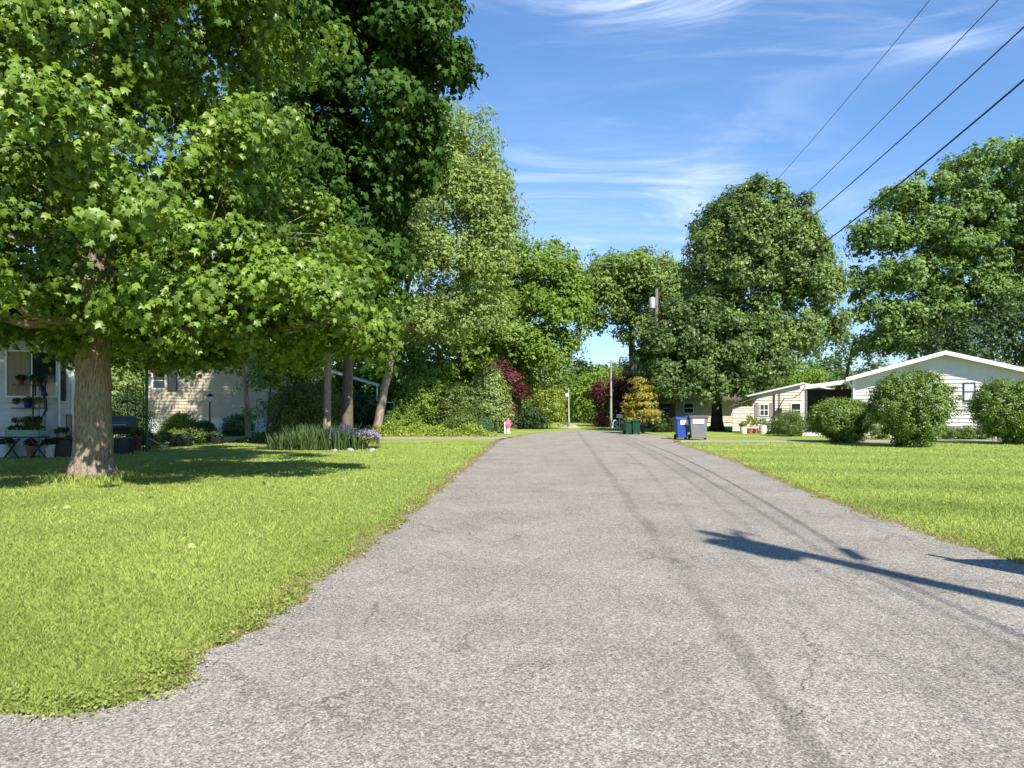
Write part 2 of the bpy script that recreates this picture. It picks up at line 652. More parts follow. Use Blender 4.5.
L_EDGE = [(3.3, -1.9), (4.6, -1.92), (5.5, -1.80), (7.3, -1.68), (10, -1.50), (14, -1.36), (20, -1.12), (28, -0.82), (33, -0.62), (36, -0.5), (42, 0.75), (47.4, 2.1), (50, 2.9)]
R_EDGE = [(-14, 5.0), (3, 5.05), (8, 5.12), (10.7, 5.2), (13, 5.36), (16.2, 5.75), (22.5, 6.5), (33, 7.2), (36, 7.9), (40, 8.3), (44, 7.9), (50, 6.6)]


def edge(tab, y):
    ys = [t[0] for t in tab]
    xs = [t[1] for t in tab]
    return np.interp(y, ys, xs)


def jag(y, seed, amp):
    return amp * (np.sin(y * 7.3 + seed) * 0.35 + np.sin(y * 3.1 + seed * 2.1) * 0.4 + np.sin(y * 17.7 + seed * 1.3) * 0.25 + np.sin(y * 41 + seed) * 0.15)


def corner_y(x):
    """far edge of the paved apron lower left (towards -X)"""
    return 3.78 + 0.05 * np.sin(x * 2.1) + 0.03 * np.sin(x * 6.7 + 1) - 0.012 * (x + 3)


def on_road(x, y, m=0.0):
    le = edge(L_EDGE, y) + jag(y, 1.0, 0.10)
    # round the corner into the apron
    cor = np.clip((4.25 - y) / 0.5, 0, 1)
    le = le - cor ** 2 * 0.55
    re = edge(R_EDGE, y) + jag(y, 4.0, 0.10)
    a = (x > le - m) & (x < re + m) & (y < 50)
    b = (y < corner_y(x) + m) & (x < 0)
    return a | b


def ground_mat():
    m = bpy.data.materials.new('lawn')
    m.use_nodes = True
    ns, ls = m.node_tree.nodes, m.node_tree.links
    bs = ns['Principled BSDF']
    bs.inputs['Roughness'].default_value = 0.95
    bs.inputs['Specular IOR Level'].default_value = 0.1
    tc = ns.new('ShaderNodeTexCoord')
    a = N(ns, 'ShaderNodeTexNoise', Scale=0.45, Detail=5.0, Roughness=0.6)
    b = N(ns, 'ShaderNodeTexNoise', Scale=9.0, Detail=8.0, Roughness=0.7)
    c = N(ns, 'ShaderNodeTexNoise', Scale=90.0, Detail=4.0, Roughness=0.7)
    for n in (a, b, c):
        ls.new(tc.outputs['Object'], n.inputs['Vector'])
    s = math_node(ns, ls, 'ADD', math_node(ns, ls, 'MULTIPLY', a.outputs['Fac'], 0.45), math_node(ns, ls, 'MULTIPLY', b.outputs['Fac'], 0.35))
    s = math_node(ns, ls, 'ADD', s, math_node(ns, ls, 'MULTIPLY', c.outputs['Fac'], 0.25))
    cr = ns.new('ShaderNodeValToRGB')
    e = cr.color_ramp.elements
    e[0].position, e[1].position = 0.38, 0.66
    e[0].color = (0.15, 0.20, 0.040, 1)
    e[1].color = (0.31, 0.38, 0.085, 1)
    ls.new(s, cr.inputs[0])
    ls.new(cr.outputs[0], bs.inputs['Base Color'])
    bp = ns.new('ShaderNodeBump')
    bp.inputs['Strength'].default_value = 0.8
    bp.inputs['Distance'].default_value = 0.03
    ls.new(c.outputs['Fac'], bp.inputs['Height'])
    ls.new(bp.outputs[0], bs.inputs['Normal'])
    return m


def asphalt_mat():
    m = bpy.data.materials.new('asphalt')
    m.use_nodes = True
    ns, ls = m.node_tree.nodes, m.node_tree.links
    M = lambda op, a, b=None, c=None, clamp=False: math_node(ns, ls, op, a, b, c, clamp)
    bs = ns['Principled BSDF']
    bs.inputs['Roughness'].default_value = 0.85
    bs.inputs['Specular IOR Level'].default_value = 0.25
    tc = ns.new('ShaderNodeTexCoord')
    sep = ns.new('ShaderNodeSeparateXYZ')
    ls.new(tc.outputs['Object'], sep.inputs[0])
    x, y, z = sep.outputs

    def nz(scale, detail=4.0, rough=0.6, vec=None, dist=0.0):
        n = N(ns, 'ShaderNodeTexNoise', Scale=scale, Detail=detail, Roughness=rough, Distortion=dist)
        ls.new(vec or tc.outputs['Object'], n.inputs['Vector'])
        return n.outputs['Fac']

    def step(f, a, b, lo=0.0, hi=1.0):
        mr = ns.new('ShaderNodeMapRange')
        mr.interpolation_type = 'SMOOTHSTEP'
        mr.inputs['From Min'].default_value = a
        mr.inputs['From Max'].default_value = b
        mr.inputs['To Min'].default_value = lo
        mr.inputs['To Max'].default_value = hi
        ls.new(f, mr.inputs['Value'])
        return mr.outputs[0]
    # stones
    v1 = N(ns, 'ShaderNodeTexVoronoi', Scale=135.0)
    v2 = N(ns, 'ShaderNodeTexVoronoi', Scale=66.0)
    for v in (v1, v2):
        ls.new(tc.outputs['Object'], v.inputs['Vector'])
    st1 = ns.new('ShaderNodeSeparateColor')
    ls.new(v1.outputs['Color'], st1.inputs[0])
    st2 = ns.new('ShaderNodeSeparateColor')
    ls.new(v2.outputs['Color'], st2.inputs[0])
    stone = M('ADD', M('MULTIPLY', st1.outputs[0], 0.55), M('MULTIPLY', st2.outputs[1], 0.45))
    stone = M('ADD', stone, M('MULTIPLY', M('SUBTRACT', nz(80, 4, 0.6), 0.5), 0.55))
    big = nz(0.8, 6, 0.6)
    mid = nz(3.5, 6, 0.65)
    val = M('ADD', M('MULTIPLY', M('SUBTRACT', stone, 0.5), 0.88), 0.5)
    val = M('ADD', val, M('MULTIPLY', M('SUBTRACT', big, 0.5), 0.40))
    val = M('ADD', val, M('MULTIPLY', M('SUBTRACT', mid, 0.5), 0.22))
    # pits between the stones
    pit = step(nz(85, 3, 0.6), 0.30, 0.44, 0.55, 1.0)
    # transverse and lengthwise faint cracks: thin bands of a distorted field
    stretch = ns.new('ShaderNodeMapping')
    stretch.inputs['Scale'].default_value = (1.0, 0.45, 1)
    ls.new(tc.outputs['Object'], stretch.inputs[0])
    wv = N(ns, 'ShaderNodeTexVoronoi', Scale=0.75)
    wv.feature = 'DISTANCE_TO_EDGE'
    wn_ = N(ns, 'ShaderNodeTexNoise', Scale=2.2, Detail=6.0, Roughness=0.65)
    ls.new(tc.outputs['Object'], wn_.inputs['Vector'])
    mixv = ns.new('ShaderNodeVectorMath')
    mixv.operation = 'MULTIPLY_ADD'
    ls.new(wn_.outputs['Color'], mixv.inputs[0])
    mixv.inputs[1].default_value = (0.55, 0.55, 0.0)
    ls.new(stretch.outputs[0], mixv.inputs[2])
    ls.new(mixv.outputs[0], wv.inputs['Vector'])
    crack = step(wv.outputs['Distance'], 0.002, 0.013, 1.0, 0.0)
    crack = M('MULTIPLY', crack, step(nz(0.7, 3), 0.44, 0.60))
    # tar seam along the lane joint
    cx = M('ADD', M('MULTIPLY', y, 0.064), 1.18)
    wob = M('MULTIPLY', M('SUBTRACT', nz(1.3, 5, 0.6), 0.5), 0.35)
    dx = M('ABSOLUTE', M('ADD', M('SUBTRACT', x, cx), wob))
    seam = step(dx, 0.05, 0.11, 1.0, 0.0)
    seam = M('MULTIPLY', seam, step(nz(0.9, 4), 0.30, 0.58, 0.30, 1.0))
    # second, weaker worn strip nearer the right edge
    dx2 = M('ABSOLUTE', M('ADD', M('SUBTRACT', x, M('ADD', M('MULTIPLY', y, 0.07), 3.0)), wob))
    seam2 = M('MULTIPLY', step(dx2, 0.05, 0.5, 1.0, 0.0), 0.08)
    cr = ns.new('ShaderNodeValToRGB')
    e = cr.color_ramp.elements
    e[0].position, e[1].position = 0.12, 0.88
    e[0].color = (0.095, 0.087, 0.074, 1)
    e[1].color = (0.495, 0.448, 0.370, 1)
    mid_ = e.new(0.5)
    mid_.color = (0.252, 0.228, 0.190, 1)
    ls.new(val, cr.inputs[0])
    dark = M('SUBTRACT', 1.0, M('MULTIPLY', crack, 0.26))
    dark = M('MULTIPLY', dark, M('SUBTRACT', 1.0, M('MULTIPLY', seam, 0.24)))
    dark = M('MULTIPLY', dark, M('SUBTRACT', 1.0, seam2))
    dark = M('MULTIPLY', dark, pit)
    mx = ns.new('ShaderNodeMix')
    mx.data_type = 'RGBA'
    mx.blend_type = 'MULTIPLY'
    mx.inputs[0].default_value = 1.0
    ls.new(cr.outputs[0], mx.inputs[6])
    cc = ns.new('ShaderNodeCombineColor')
    for i in range(3):
        ls.new(dark, cc.inputs[i])
    ls.new(cc.outputs[0], mx.inputs[7])
    ls.new(mx.outputs[2], bs.inputs['Base Color'])
    bp = ns.new('ShaderNodeBump')
    bp.inputs['Strength'].default_value = 0.7
    bp.inputs['Distance'].default_value = 0.012
    h = M('ADD', stone, M('MULTIPLY', crack, -1.0))
    ls.new(h, bp.inputs['Height'])
    ls.new(bp.outputs[0], bs.inputs['Normal'])
    return m


g = MB()
nx, ny = 30, 30
S = 900.0
g.add([(-S, -S, 0), (S, -S, 0), (S, S, 0), (-S, S, 0)], [(0, 1, 2, 3)])
tag(g.build('ground', ground_mat()), kind='structure')


def strip_mesh(name, fn_l, fn_r, y0, y1, dy, z, m):
    ys = np.arange(y0, y1 + 1e-6, dy)
    vs, fs = [], []
    for i, y in enumerate(ys):
        vs += [(float(fn_l(y)), y, z), (float(fn_r(y)), y, z)]
        if i:
            a = 2 * i - 2
            fs.append((a, a + 1, a + 3, a + 2))
    mb = MB()
    mb.add(vs, fs)
    return tag(mb.build(name, m), kind='structure')


ASPH = asphalt_mat()


def left_fn(y):
    cor = np.clip((4.25 - y) / 0.5, 0, 1)
    return edge(L_EDGE, y) + jag(y, 1.0, 0.10) - cor ** 2 * 0.55


# road: one mesh = carriageway beyond the apron + apron
vs, fs = [], []
ys = np.arange(3.7, 50.01, 0.06)
for i, y in enumerate(ys):
    end = max(0.0, (y - 47.0) / 3.0) ** 2
    l_ = float(left_fn(y)) + end * 1.0
    r_ = float(edge(R_EDGE, y) + jag(y, 4.0, 0.10)) - end * 1.2
    vs += [(l_, y, 0.012), (r_, y, 0.012)]
    if i:
        a = 2 * i - 2
        fs.append((a, a + 1, a + 3, a + 2))
b = len(vs)
xs = np.arange(-40, float(left_fn(3.7)) + 0.02, 0.06)
xs = np.append(xs, float(left_fn(3.7)))
for i, x in enumerate(xs):
    vs += [(float(x), -30, 0.012), (float(x), float(min(corner_y(x), 3.7 if i == len(xs) - 1 else 9)), 0.012)]
    if i:
        a = b + 2 * i - 2
        fs.append((a, a + 2, a + 3, a + 1))
b = len(vs)
vs += [(float(left_fn(3.7)), -30, 0.012), (float(edge(R_EDGE, 3.7) + jag(3.7, 4.0, 0.10)), -30, 0.012), (float(edge(R_EDGE, 3.7) + jag(3.7, 4.0, 0.10)), 3.7, 0.012), (float(left_fn(3.7)), 3.7, 0.012)]
fs.append((b, b + 1, b + 2, b + 3))
mb = MB()
mb.add(vs, fs)
tag(mb.build('road', ASPH), kind='structure')

# dirt fringe under the road's edge
dirt_m = mat('dirt', (0.24, 0.17, 0.10), 0.95, spec=0.1, var=0.5, vscale=14, bump=0.8, bscale=60, dirt=(0.10, 0.13, 0.03), dscale=5, damt=0.9)
vs, fs = [], []


def fringe(side, y0, y1):
    vs, fs = [], []
    ys = np.arange(y0, y1, 0.05)
    for i, y in enumerate(ys):
        w = 0.20 + 0.14 * (1 + math.sin(y * 2.3 + side)) * 0.5 + 0.05 * math.sin(y * 9.1) + 0.04 * math.sin(y * 23)
        if side < 0:
            e_ = float(left_fn(y))
            vs += [(e_ - max(0.02, w), y, 0.006), (e_ + 0.05, y, 0.006)]
        else:
            e_ = float(edge(R_EDGE, y) + jag(y, 4.0, 0.10))
            vs += [(e_ - 0.05, y, 0.006), (e_ + max(0.02, w), y, 0.006)]
        if i:
            a = 2 * i - 2
            fs.append((a, a + 1, a + 3, a + 2))
    return vs, fs


mb = MB()
mb.add(*fringe(-1, 3.9, 47))
mb.add(*fringe(1, 2, 47))
mb.build('road_verge', dirt_m)
bpy.data.objects['road_verge']['kind'] = 'structure'

gravel_m = mat('driveway_gravel', (0.30, 0.27, 0.24), 0.95, spec=0.1, var=0.3, vscale=30, bump=0.7, bscale=70)


def flat_poly(name, pts, z, m):
    mb = MB()
    mb.add([(x, y, z) for x, y in pts], [tuple(range(len(pts)))])
    return tag(mb.build(name, m), kind='structure')


flat_poly('driveway', [(-40, 36.6), (-1.2, 36.2), (-0.3, 36.3), (0.3, 38.8), (-1.5, 38.9), (-40, 39.6)], 0.006, gravel_m)
flat_poly('driveway', [(7.3, 33.6), (30, 33.2), (30, 35.2), (8.2, 35.6)], 0.006, gravel_m)

# ------------------------------------------------------------------ grass blades near the camera
rs = np.random.RandomState(3)


def blades(name, X, Y, h, w, lean, m, tint, label=None, cat='grass', z0=0.0, kind='stuff'):
    n = len(X)
    a = rs.uniform(0, 2 * np.pi, n)
    ca, sa = np.cos(a), np.sin(a)
    la = rs.uniform(0, 2 * np.pi, n)
    lx, ly = np.cos(la) * lean * h, np.sin(la) * lean * h
    P = np.zeros((n, 4, 3), dtype=np.float32)
    P[:, 0] = np.stack([X - ca * w / 2, Y - sa * w / 2, np.full(n, z0)], 1)
    P[:, 1] = np.stack([X + ca * w / 2, Y + sa * w / 2, np.full(n, z0)], 1)
    P[:, 2] = np.stack([X + ca * w / 3 + lx * 0.4, Y + sa * w / 3 + ly * 0.4, z0 + h * 0.6], 1)
    P[:, 3] = np.stack([X + lx, Y + ly, z0 + h], 1)
    loops = (np.arange(n)[:, None] * 4 + np.array([0, 1, 2, 3])[None, :]).ravel()
    me = np_mesh(name, P.reshape(-1, 3), loops, np.arange(n) * 4, np.full(n, 4))
    at = me.attributes.new('tint', 'FLOAT', 'FACE')
    at.data.foreach_set('value', tint.astype(np.float32))
    o = link_mesh(name, me, m)
    return tag(o, label, cat, kind=kind)


grass_m = leaf_mat('grass_blades', (0.19, 0.250, 0.048), (0.42, 0.475, 0.115), rough=0.6, trans=0.3, spec=0.2, tcol=(1.1, 1.1, 0.5))


def lawn(n, y0, y1, seed):
    r = np.random.RandomState(seed)
    u = r.random(n)
    p = 1.15
    Y = (y0 ** -p + u * (y1 ** -p - y0 ** -p)) ** (-1 / p)
    X = r.uniform(-0.86, 0.86, n) * (Y + 1.2)
    k = ~on_road(X, Y, 0.01) & ~((Y > 36.1) & (Y < 39)) & ~((Y > 33.2) & (Y < 35.6) & (X > 7))
    X, Y = X[k], Y[k]
    # thin out where the fringe is bare
    d = np.minimum(np.abs(X - edge(L_EDGE, Y)), np.abs(X - edge(R_EDGE, Y)))
    bare = 0.5 + 0.5 * np.sin(Y * 1.9 + 0.7) * np.sin(Y * 5.3)
    k = r.random(len(X)) < np.clip(0.12 + 0.3 * bare + d * 3.2, 0, 1)
    return X[k], Y[k]


X, Y = lawn(520000, 3.6, 34, 11)
patch = 0.5 + 0.18 * np.sin(X * 1.3 + 0.6 * np.sin(Y * 0.9)) * np.sin(Y * 0.8 + 1.2) + 0.12 * np.sin(X * 4.1 + Y * 1.7) * np.sin(Y * 2.9 - X) 
tint = np.clip(patch + rs.normal(0, 0.16, len(X)), 0, 1)
stripe = np.where(X > 4, 0.30 * np.sin(Y * 1.75 + X * 0.45), 0.07 * np.sin(X * 2.2 + Y * 0.25))
tint = np.clip(tint + stripe, 0, 1)
h = (0.022 + 0.012 * rs.random(len(X))) * (1 + 0.03 * Y) * (0.75 + 0.5 * patch)
blades('lawn_grass', X, Y, h, 0.0045 + 0.0008 * Y, 0.75, grass_m, tint, 'short mown grass covering the lawns on both sides of the road')

# ragged clover and weeds along the road's edges and the corner by the apron
weed_m = leaf_mat('weed_leaves', (0.12, 0.17, 0.03), (0.36, 0.40, 0.09), rough=0.5, trans=0.35, tcol=(1.1, 1.1, 0.5))


def weeds():
    r = np.random.RandomState(21)
    xs, ys_ = [], []
    for _ in range(430):
        if r.random() < 0.55:
            y = 3.9 + 12 * r.random() ** 1.8
            x = float(left_fn(y)) - abs(r.normal(0.02, 0.16))
        elif r.random() < 0.5:
            y = 6 + 14 * r.random()
            x = float(edge(R_EDGE, y)) + abs(r.normal(0.05, 0.2))
        else:
            x = -1.9 - 3.4 * r.random()
            y = float(corner_y(x)) + abs(r.normal(0.03, 0.18))
        s = r.uniform(0.02, 0.075)
        k = int(r.uniform(14, 34))
        xs.append(x + r.normal(0, s, k))
        ys_.append(y + r.normal(0, s, k))
    X = np.concatenate(xs)
    Y = np.concatenate(ys_)
    n = len(X)
    P = np.stack([X, Y, 0.012 + 0.035 * r.random(n)], 1)
    Nn = r.normal(size=(n, 3)) * 0.5
    Nn[:, 2] += 0.9
    me = leaves_mesh('verge_weeds', P, Nn, r.uniform(0.012, 0.032, n), np.clip(r.normal(0.55, 0.25, n), 0, 1), 'oval', r)
    tag(link_mesh('verge_weeds', me, weed_m), 'clover and low weeds creeping over the road edges', 'weeds', kind='stuff')


weeds()


def litter():
    r = np.random.RandomState(5)
    n = 420
    Y = 3.9 + 16 * r.random(n) ** 1.5
    side = r.random(n) < 0.7
    X = np.where(side, left_fn(Y) + r.normal(-0.05, 0.16, n), edge(R_EDGE, Y) + r.normal(0.0, 0.2, n))
    P = np.stack([X, Y, np.full(n, 0.028)], 1)
    Nn = r.normal(size=(n, 3)) * 0.25
    Nn[:, 2] += 1
    me = leaves_mesh('leaf_litter', P, Nn, r.uniform(0.015, 0.04, n), r.random(n), 'oval', r)
    tag(link_mesh('leaf_litter', me, leaf_mat('dry_leaves', (0.09, 0.05, 0.03), (0.45, 0.36, 0.2), trans=0.1)), 'dry leaves and bits scattered along the road edges', 'leaf litter', kind='stuff')
    # pale fallen leaves on the left lawn
    n = 60
    Y = r.uniform(8, 22, n)
    X = -1.6 - r.random(n) * 0.65 * Y
    P = np.stack([X, Y, np.full(n, 0.055)], 1)
    Nn = r.normal(size=(n, 3)) * 0.3
    Nn[:, 2] += 1
    me = leaves_mesh('fallen_leaves', P, Nn, r.uniform(0.05, 0.10, n), r.random(n), 'maple', r)
    tag(link_mesh('fallen_leaves', me, leaf_mat('pale_leaves', (0.25, 0.28, 0.08), (0.55, 0.52, 0.25), trans=0.2)), 'pale fallen leaves lying on the left lawn', 'leaf litter', kind='stuff')


litter()


def pebbles():
    r = np.random.RandomState(8)
    n = 1500
    Y = 3.85 + 15 * r.random(n) ** 1.6
    side = r.random(n) < 0.6
    X = np.where(side, left_fn(Y) + r.normal(0.03, 0.10, n), edge(R_EDGE, Y) + r.normal(-0.04, 0.12, n))
    k = n // 5
    X[:k] = r.uniform(-5, -2.2, k)
    Y[:k] = corner_y(X[:k]) - np.abs(r.normal(0, 0.10, k))
    s = r.uniform(0.004, 0.013, n)
    O = np.array([(1, 0, 0), (0, 1, 0), (-1, 0, 0), (0, -1, 0), (0, 0, 0.8), (0, 0, -0.5)], dtype=float)
    V = O[None] * s[:, None, None] * r.uniform(0.7, 1.3, (n, 6, 1)) + np.stack([X, Y, np.full(n, 0.016)], 1)[:, None, :]
    Fc = np.array([(0, 1, 4), (1, 2, 4), (2, 3, 4), (3, 0, 4), (1, 0, 5), (2, 1, 5), (3, 2, 5), (0, 3, 5)])
    loops = ((np.arange(n) * 6)[:, None] + Fc.ravel()[None, :]).ravel()
    m = n * 8
    me = np_mesh('edge_gravel', V.reshape(-1, 3), loops, np.arange(m) * 3, np.full(m, 3))
    tag(link_mesh('edge_gravel', me, mat('loose_stone', (0.30, 0.27, 0.23), 0.9, var=0.5, vscale=30)), 'loose gravel crumbs along the broken road edges', 'gravel', kind='stuff')


pebbles()

# ------------------------------------------------------------------ trees
LM = {
    'maple': leaf_mat('maple_leaves', (0.045, 0.10, 0.010), (0.25, 0.365, 0.045), rough=0.40, trans=0.34, spec=0.4),
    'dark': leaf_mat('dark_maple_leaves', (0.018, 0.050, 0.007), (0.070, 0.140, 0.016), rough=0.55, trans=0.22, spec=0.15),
    'locust': leaf_mat('locust_leaves', (0.14, 0.205, 0.05), (0.35, 0.44, 0.13), rough=0.6, trans=0.35, spec=0.2),
    'bright': leaf_mat('bright_leaves', (0.080, 0.150, 0.020), (0.27, 0.39, 0.060), rough=0.55, trans=0.35, spec=0.2),
    'elm': leaf_mat('elm_leaves', (0.10, 0.16, 0.032), (0.28, 0.375, 0.095), rough=0.6, trans=0.3, spec=0.2),
    'olive': leaf_mat('olive_leaves', (0.038, 0.078, 0.013), (0.225, 0.315, 0.068), rough=0.45, trans=0.25, spec=0.4),
    'blue': leaf_mat('grey_green_leaves', (0.05, 0.10, 0.045), (0.14, 0.23, 0.11), rough=0.6, trans=0.3, spec=0.2),
    'oak': leaf_mat('oak_leaves', (0.060, 0.125, 0.026), (0.25, 0.36, 0.085), rough=0.5, trans=0.3, spec=0.3),
    'red': leaf_mat('red_maple_leaves', (0.05, 0.014, 0.014), (0.17, 0.045, 0.04), rough=0.5, trans=0.3, tcol=(1.3, 0.6, 0.5)),
    'gold': leaf_mat('golden_leaves', (0.17, 0.16, 0.02), (0.50, 0.41, 0.06), rough=0.55, trans=0.3, tcol=(1.1, 1.0, 0.4)),
    'far': leaf_mat('far_leaves', (0.05, 0.095, 0.03), (0.14, 0.21, 0.06), rough=0.7, trans=0.3, spec=0.1),
    'lime': leaf_mat('lime_leaves', (0.12, 0.18, 0.02), (0.34, 0.40, 0.06), rough=0.55, trans=0.35),
    'variegated': leaf_mat('variegated_leaves', (0.10, 0.17, 0.035), (0.36, 0.43, 0.15), rough=0.5, trans=0.3),
    'shrub': leaf_mat('shrub_leaves', (0.05, 0.085, 0.014), (0.20, 0.27, 0.06), rough=0.45, trans=0.28, spec=0.35),
    'round': leaf_mat('round_shrub_leaves', (0.040, 0.085, 0.012), (0.23, 0.33, 0.055), rough=0.45, trans=0.25, spec=0.4),
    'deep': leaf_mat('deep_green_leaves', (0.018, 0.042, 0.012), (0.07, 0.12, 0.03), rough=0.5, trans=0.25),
}
BK, BG, BP, BD = MATS['bark_big'], MATS['bark_grey'], MATS['bark_pale'], MATS['bark_dark']


def lobe(px, py, Y, rx, ry, rz):
    return (GX(px, Y), Y, GZ(py, Y), rx, ry, rz)


tree('maple_tree', 'big spreading maple with a thick grey trunk nearest the road on the left lawn', 'tree', (-9.2, 16.2, 0),
     [(-9.2, 16.2, 0, 0.38), (-9.15, 16.2, 2.6, 0.345), (-9.1, 16.3, 5, 0.31), (-9.2, 16.4, 9, 0.2), (-9.0, 16.4, 12.5, 0.07)],
     [(-9.4, 16.3, 9.3, 4.9, 5.4, 5.0), (-9.2, 14.6, 5.6, 4.3, 4.2, 2.9), (-4.9, 15.4, 3.95, 2.2, 2.1, 1.2), (-6.4, 14.6, 3.9, 2.2, 2.0, 1.15),
      (-9.6, 13.6, 3.75, 2.6, 2.0, 1.3), (-12.6, 14.4, 3.9, 2.6, 2.4, 1.5), (-3.9, 16.4, 3.5, 1.5, 1.6, 0.75), (-6.8, 16.6, 3.3, 2.3, 2.0, 0.9), (-11.6, 18.0, 3.6, 2.8, 2.4, 1.2), (-5.6, 17.4, 2.95, 2.5, 1.4, 0.7), (-8.2, 18.0, 2.9, 2.4, 1.4, 0.65), (-7.0, 15.4, 3.0, 1.8, 1.2, 0.6), (-12.3, 15.6, 3.1, 2.2, 1.6, 0.7), (-12.8, 16, 8.0, 3.2, 3.5, 3.6), (-6.4, 15.2, 10.0, 1.9, 2.3, 1.8), (-14.5, 17.5, 5.6, 3.2, 3.5, 2.6), (-8.6, 19.5, 5.2, 4.6, 2.6, 2.6), (-11.0, 13.2, 5.2, 3.0, 2.4, 2.0)],
     LM['maple'], BK, 3900, 54, 0.50, 0.104, 'maple', seed=11, twigs=260, limb_r=0.45, flare=1.3, flat=0.85, up=0.2, inner=0.40, droop=1.0, roots=6, boughs=200, pull=0.62, jit=0.08)
tree('maple_tree', 'tall dark green maple rising out of the frame behind the big near maple', 'tree', (-6.9, 31.2, 0),
     [(-6.95, 31.2, 0, 0.24), (-6.9, 31.2, 4, 0.21), (-6.6, 31, 10, 0.16), (-6.3, 30.5, 17, 0.06)],
     [(-6.1, 30, 15.2, 3.9, 4.4, 5.2), (-4.3, 29.3, 16.6, 2.3, 3.0, 3.2), (-4.9, 29.8, 11.9, 1.9, 2.6, 2.2), (-7.2, 30, 19, 3.5, 4, 3)],
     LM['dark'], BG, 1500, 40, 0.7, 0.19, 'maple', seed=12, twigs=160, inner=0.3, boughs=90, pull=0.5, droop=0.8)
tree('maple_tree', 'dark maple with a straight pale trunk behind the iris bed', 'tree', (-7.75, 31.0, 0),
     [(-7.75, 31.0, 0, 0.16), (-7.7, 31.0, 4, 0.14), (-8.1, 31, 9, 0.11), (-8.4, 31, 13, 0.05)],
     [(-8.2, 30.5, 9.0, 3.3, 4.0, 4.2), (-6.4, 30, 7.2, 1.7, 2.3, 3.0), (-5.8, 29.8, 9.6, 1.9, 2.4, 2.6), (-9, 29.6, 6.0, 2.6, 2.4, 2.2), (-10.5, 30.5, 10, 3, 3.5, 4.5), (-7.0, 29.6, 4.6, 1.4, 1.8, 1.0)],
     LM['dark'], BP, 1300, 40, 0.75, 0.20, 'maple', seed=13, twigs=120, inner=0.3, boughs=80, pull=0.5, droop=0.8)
Y3 = 41.5
tree('locust_tree', 'airy pale green locust with a leaning forked trunk on the left', 'tree', (-7.75, 42, 0),
     [(-7.75, 42, 0, 0.26), (-7.2, 41.8, 2.6, 0.22), (-6.5, 41.6, 5.4, 0.18), (-5.7, 41.5, 9, 0.12), (-5.0, 41.2, 13, 0.06)],
     [lobe(425, 200, Y3, 3.6, 3.6, 3.0), lobe(472, 205, Y3, 2.1, 2.6, 2.2), lobe(450, 145, Y3, 2.3, 2.4, 2.0), lobe(415, 155, Y3, 2.3, 2.6, 2.1), lobe(490, 225, Y3, 1.5, 2, 1.7), lobe(480, 180, Y3, 1.5, 2, 1.3), lobe(400, 245, Y3, 2.4, 3, 2.0),
      lobe(440, 265, Y3, 2.8, 3, 2.0), lobe(486, 262, Y3, 1.7, 2.2, 1.5), lobe(466, 318, 42.5, 2.4, 2.4, 1.7), lobe(420, 325, 42, 1.9, 2.4, 1.2)],
     LM['locust'], BP, 1500, 46, 0.85, 0.15, 'clump', seed=21, twigs=190, gap=0.4, inner=0.25, flat=0.75, flare=1.2, limb_r=0.6)
Y4 = 56
tree('broadleaf_tree', 'rounded bright green tree leaning over the left side of the far road', 'tree', (0.4, 57, 0),
     [(0.4, 57, 0, 0.3), (0.5, 57, 4, 0.25), (1, 56.5, 9, 0.15), (1.2, 56, 12, 0.05)],
     [lobe(531, 286, Y4, 3.5, 3.8, 3.6), lobe(498, 300, Y4, 3.0, 3.2, 3.6), lobe(558, 318, Y4, 2.2, 3, 2.6), lobe(545, 352, Y4, 2.2, 3, 2.2), lobe(515, 350, Y4, 3, 3, 3),
      lobe(566, 290, Y4, 1.4, 2, 1.6), lobe(500, 385, 57, 2.6, 2.6, 1.8)],
     LM['bright'], BG, 1000, 38, 0.9, 0.22, 'clump', seed=22, twigs=60, inner=0.25, boughs=70, pull=0.4)
Y5 = 80
tree('elm_tree', 'vase shaped elm standing alone where the road ends against the sky', 'tree', (13.1, 80, 0),
     [(13.3, 80, 0, 0.5), (13.2, 80, 5, 0.42), (12.9, 80, 8.5, 0.34), (13, 80, 12, 0.2), (13.2, 80, 16, 0.06)],
     [lobe(630, 282, Y5, 4.6, 4.6, 3.0), lobe(601, 300, Y5, 2.6, 3.5, 3.0), lobe(664, 295, Y5, 3.4, 4, 3.2), lobe(598, 322, Y5, 1.5, 2, 1.5), lobe(650, 328, Y5, 3.4, 3, 2.6), lobe(684, 320, Y5, 2.5, 3, 3)],
     LM['elm'], BD, 1200, 36, 1.0, 0.27, 'clump', seed=23, twigs=80, gap=0.3, inner=0.2, limb_r=0.55)
Y6 = 50
tree('broadleaf_tree', 'large dense olive green tree beside the two wheeled bins', 'tree', (13.85, 50, 0),
     [(13.85, 50, 0, 0.38), (13.85, 50, 2, 0.32), (14.5, 50, 6, 0.28), (15.3, 50, 11, 0.15), (15.6, 50, 16, 0.05)],
     [lobe(750, 262, Y6, 3.8, 3.6, 4.1), lobe(752, 212, Y6, 2.4, 2.6, 2.0), lobe(786, 235, Y6, 2.1, 2.6, 2.4), lobe(802, 300, Y6, 3.0, 3.2, 3.8), lobe(790, 268, Y6, 2.6, 3, 2.4),
      lobe(744, 346, 50, 3.9, 3.4, 2.6), lobe(795, 342, Y6, 3.0, 2.8, 2.0), lobe(728, 292, Y6, 1.9, 2.6, 2.8), lobe(718, 384, 49, 2.4, 2.0, 1.2)],
     LM['olive'], BD, 2100, 38, 0.66, 0.185, 'clump', seed=24, twigs=80, inner=0.28, limb_r=0.4, boughs=170, pull=0.5)
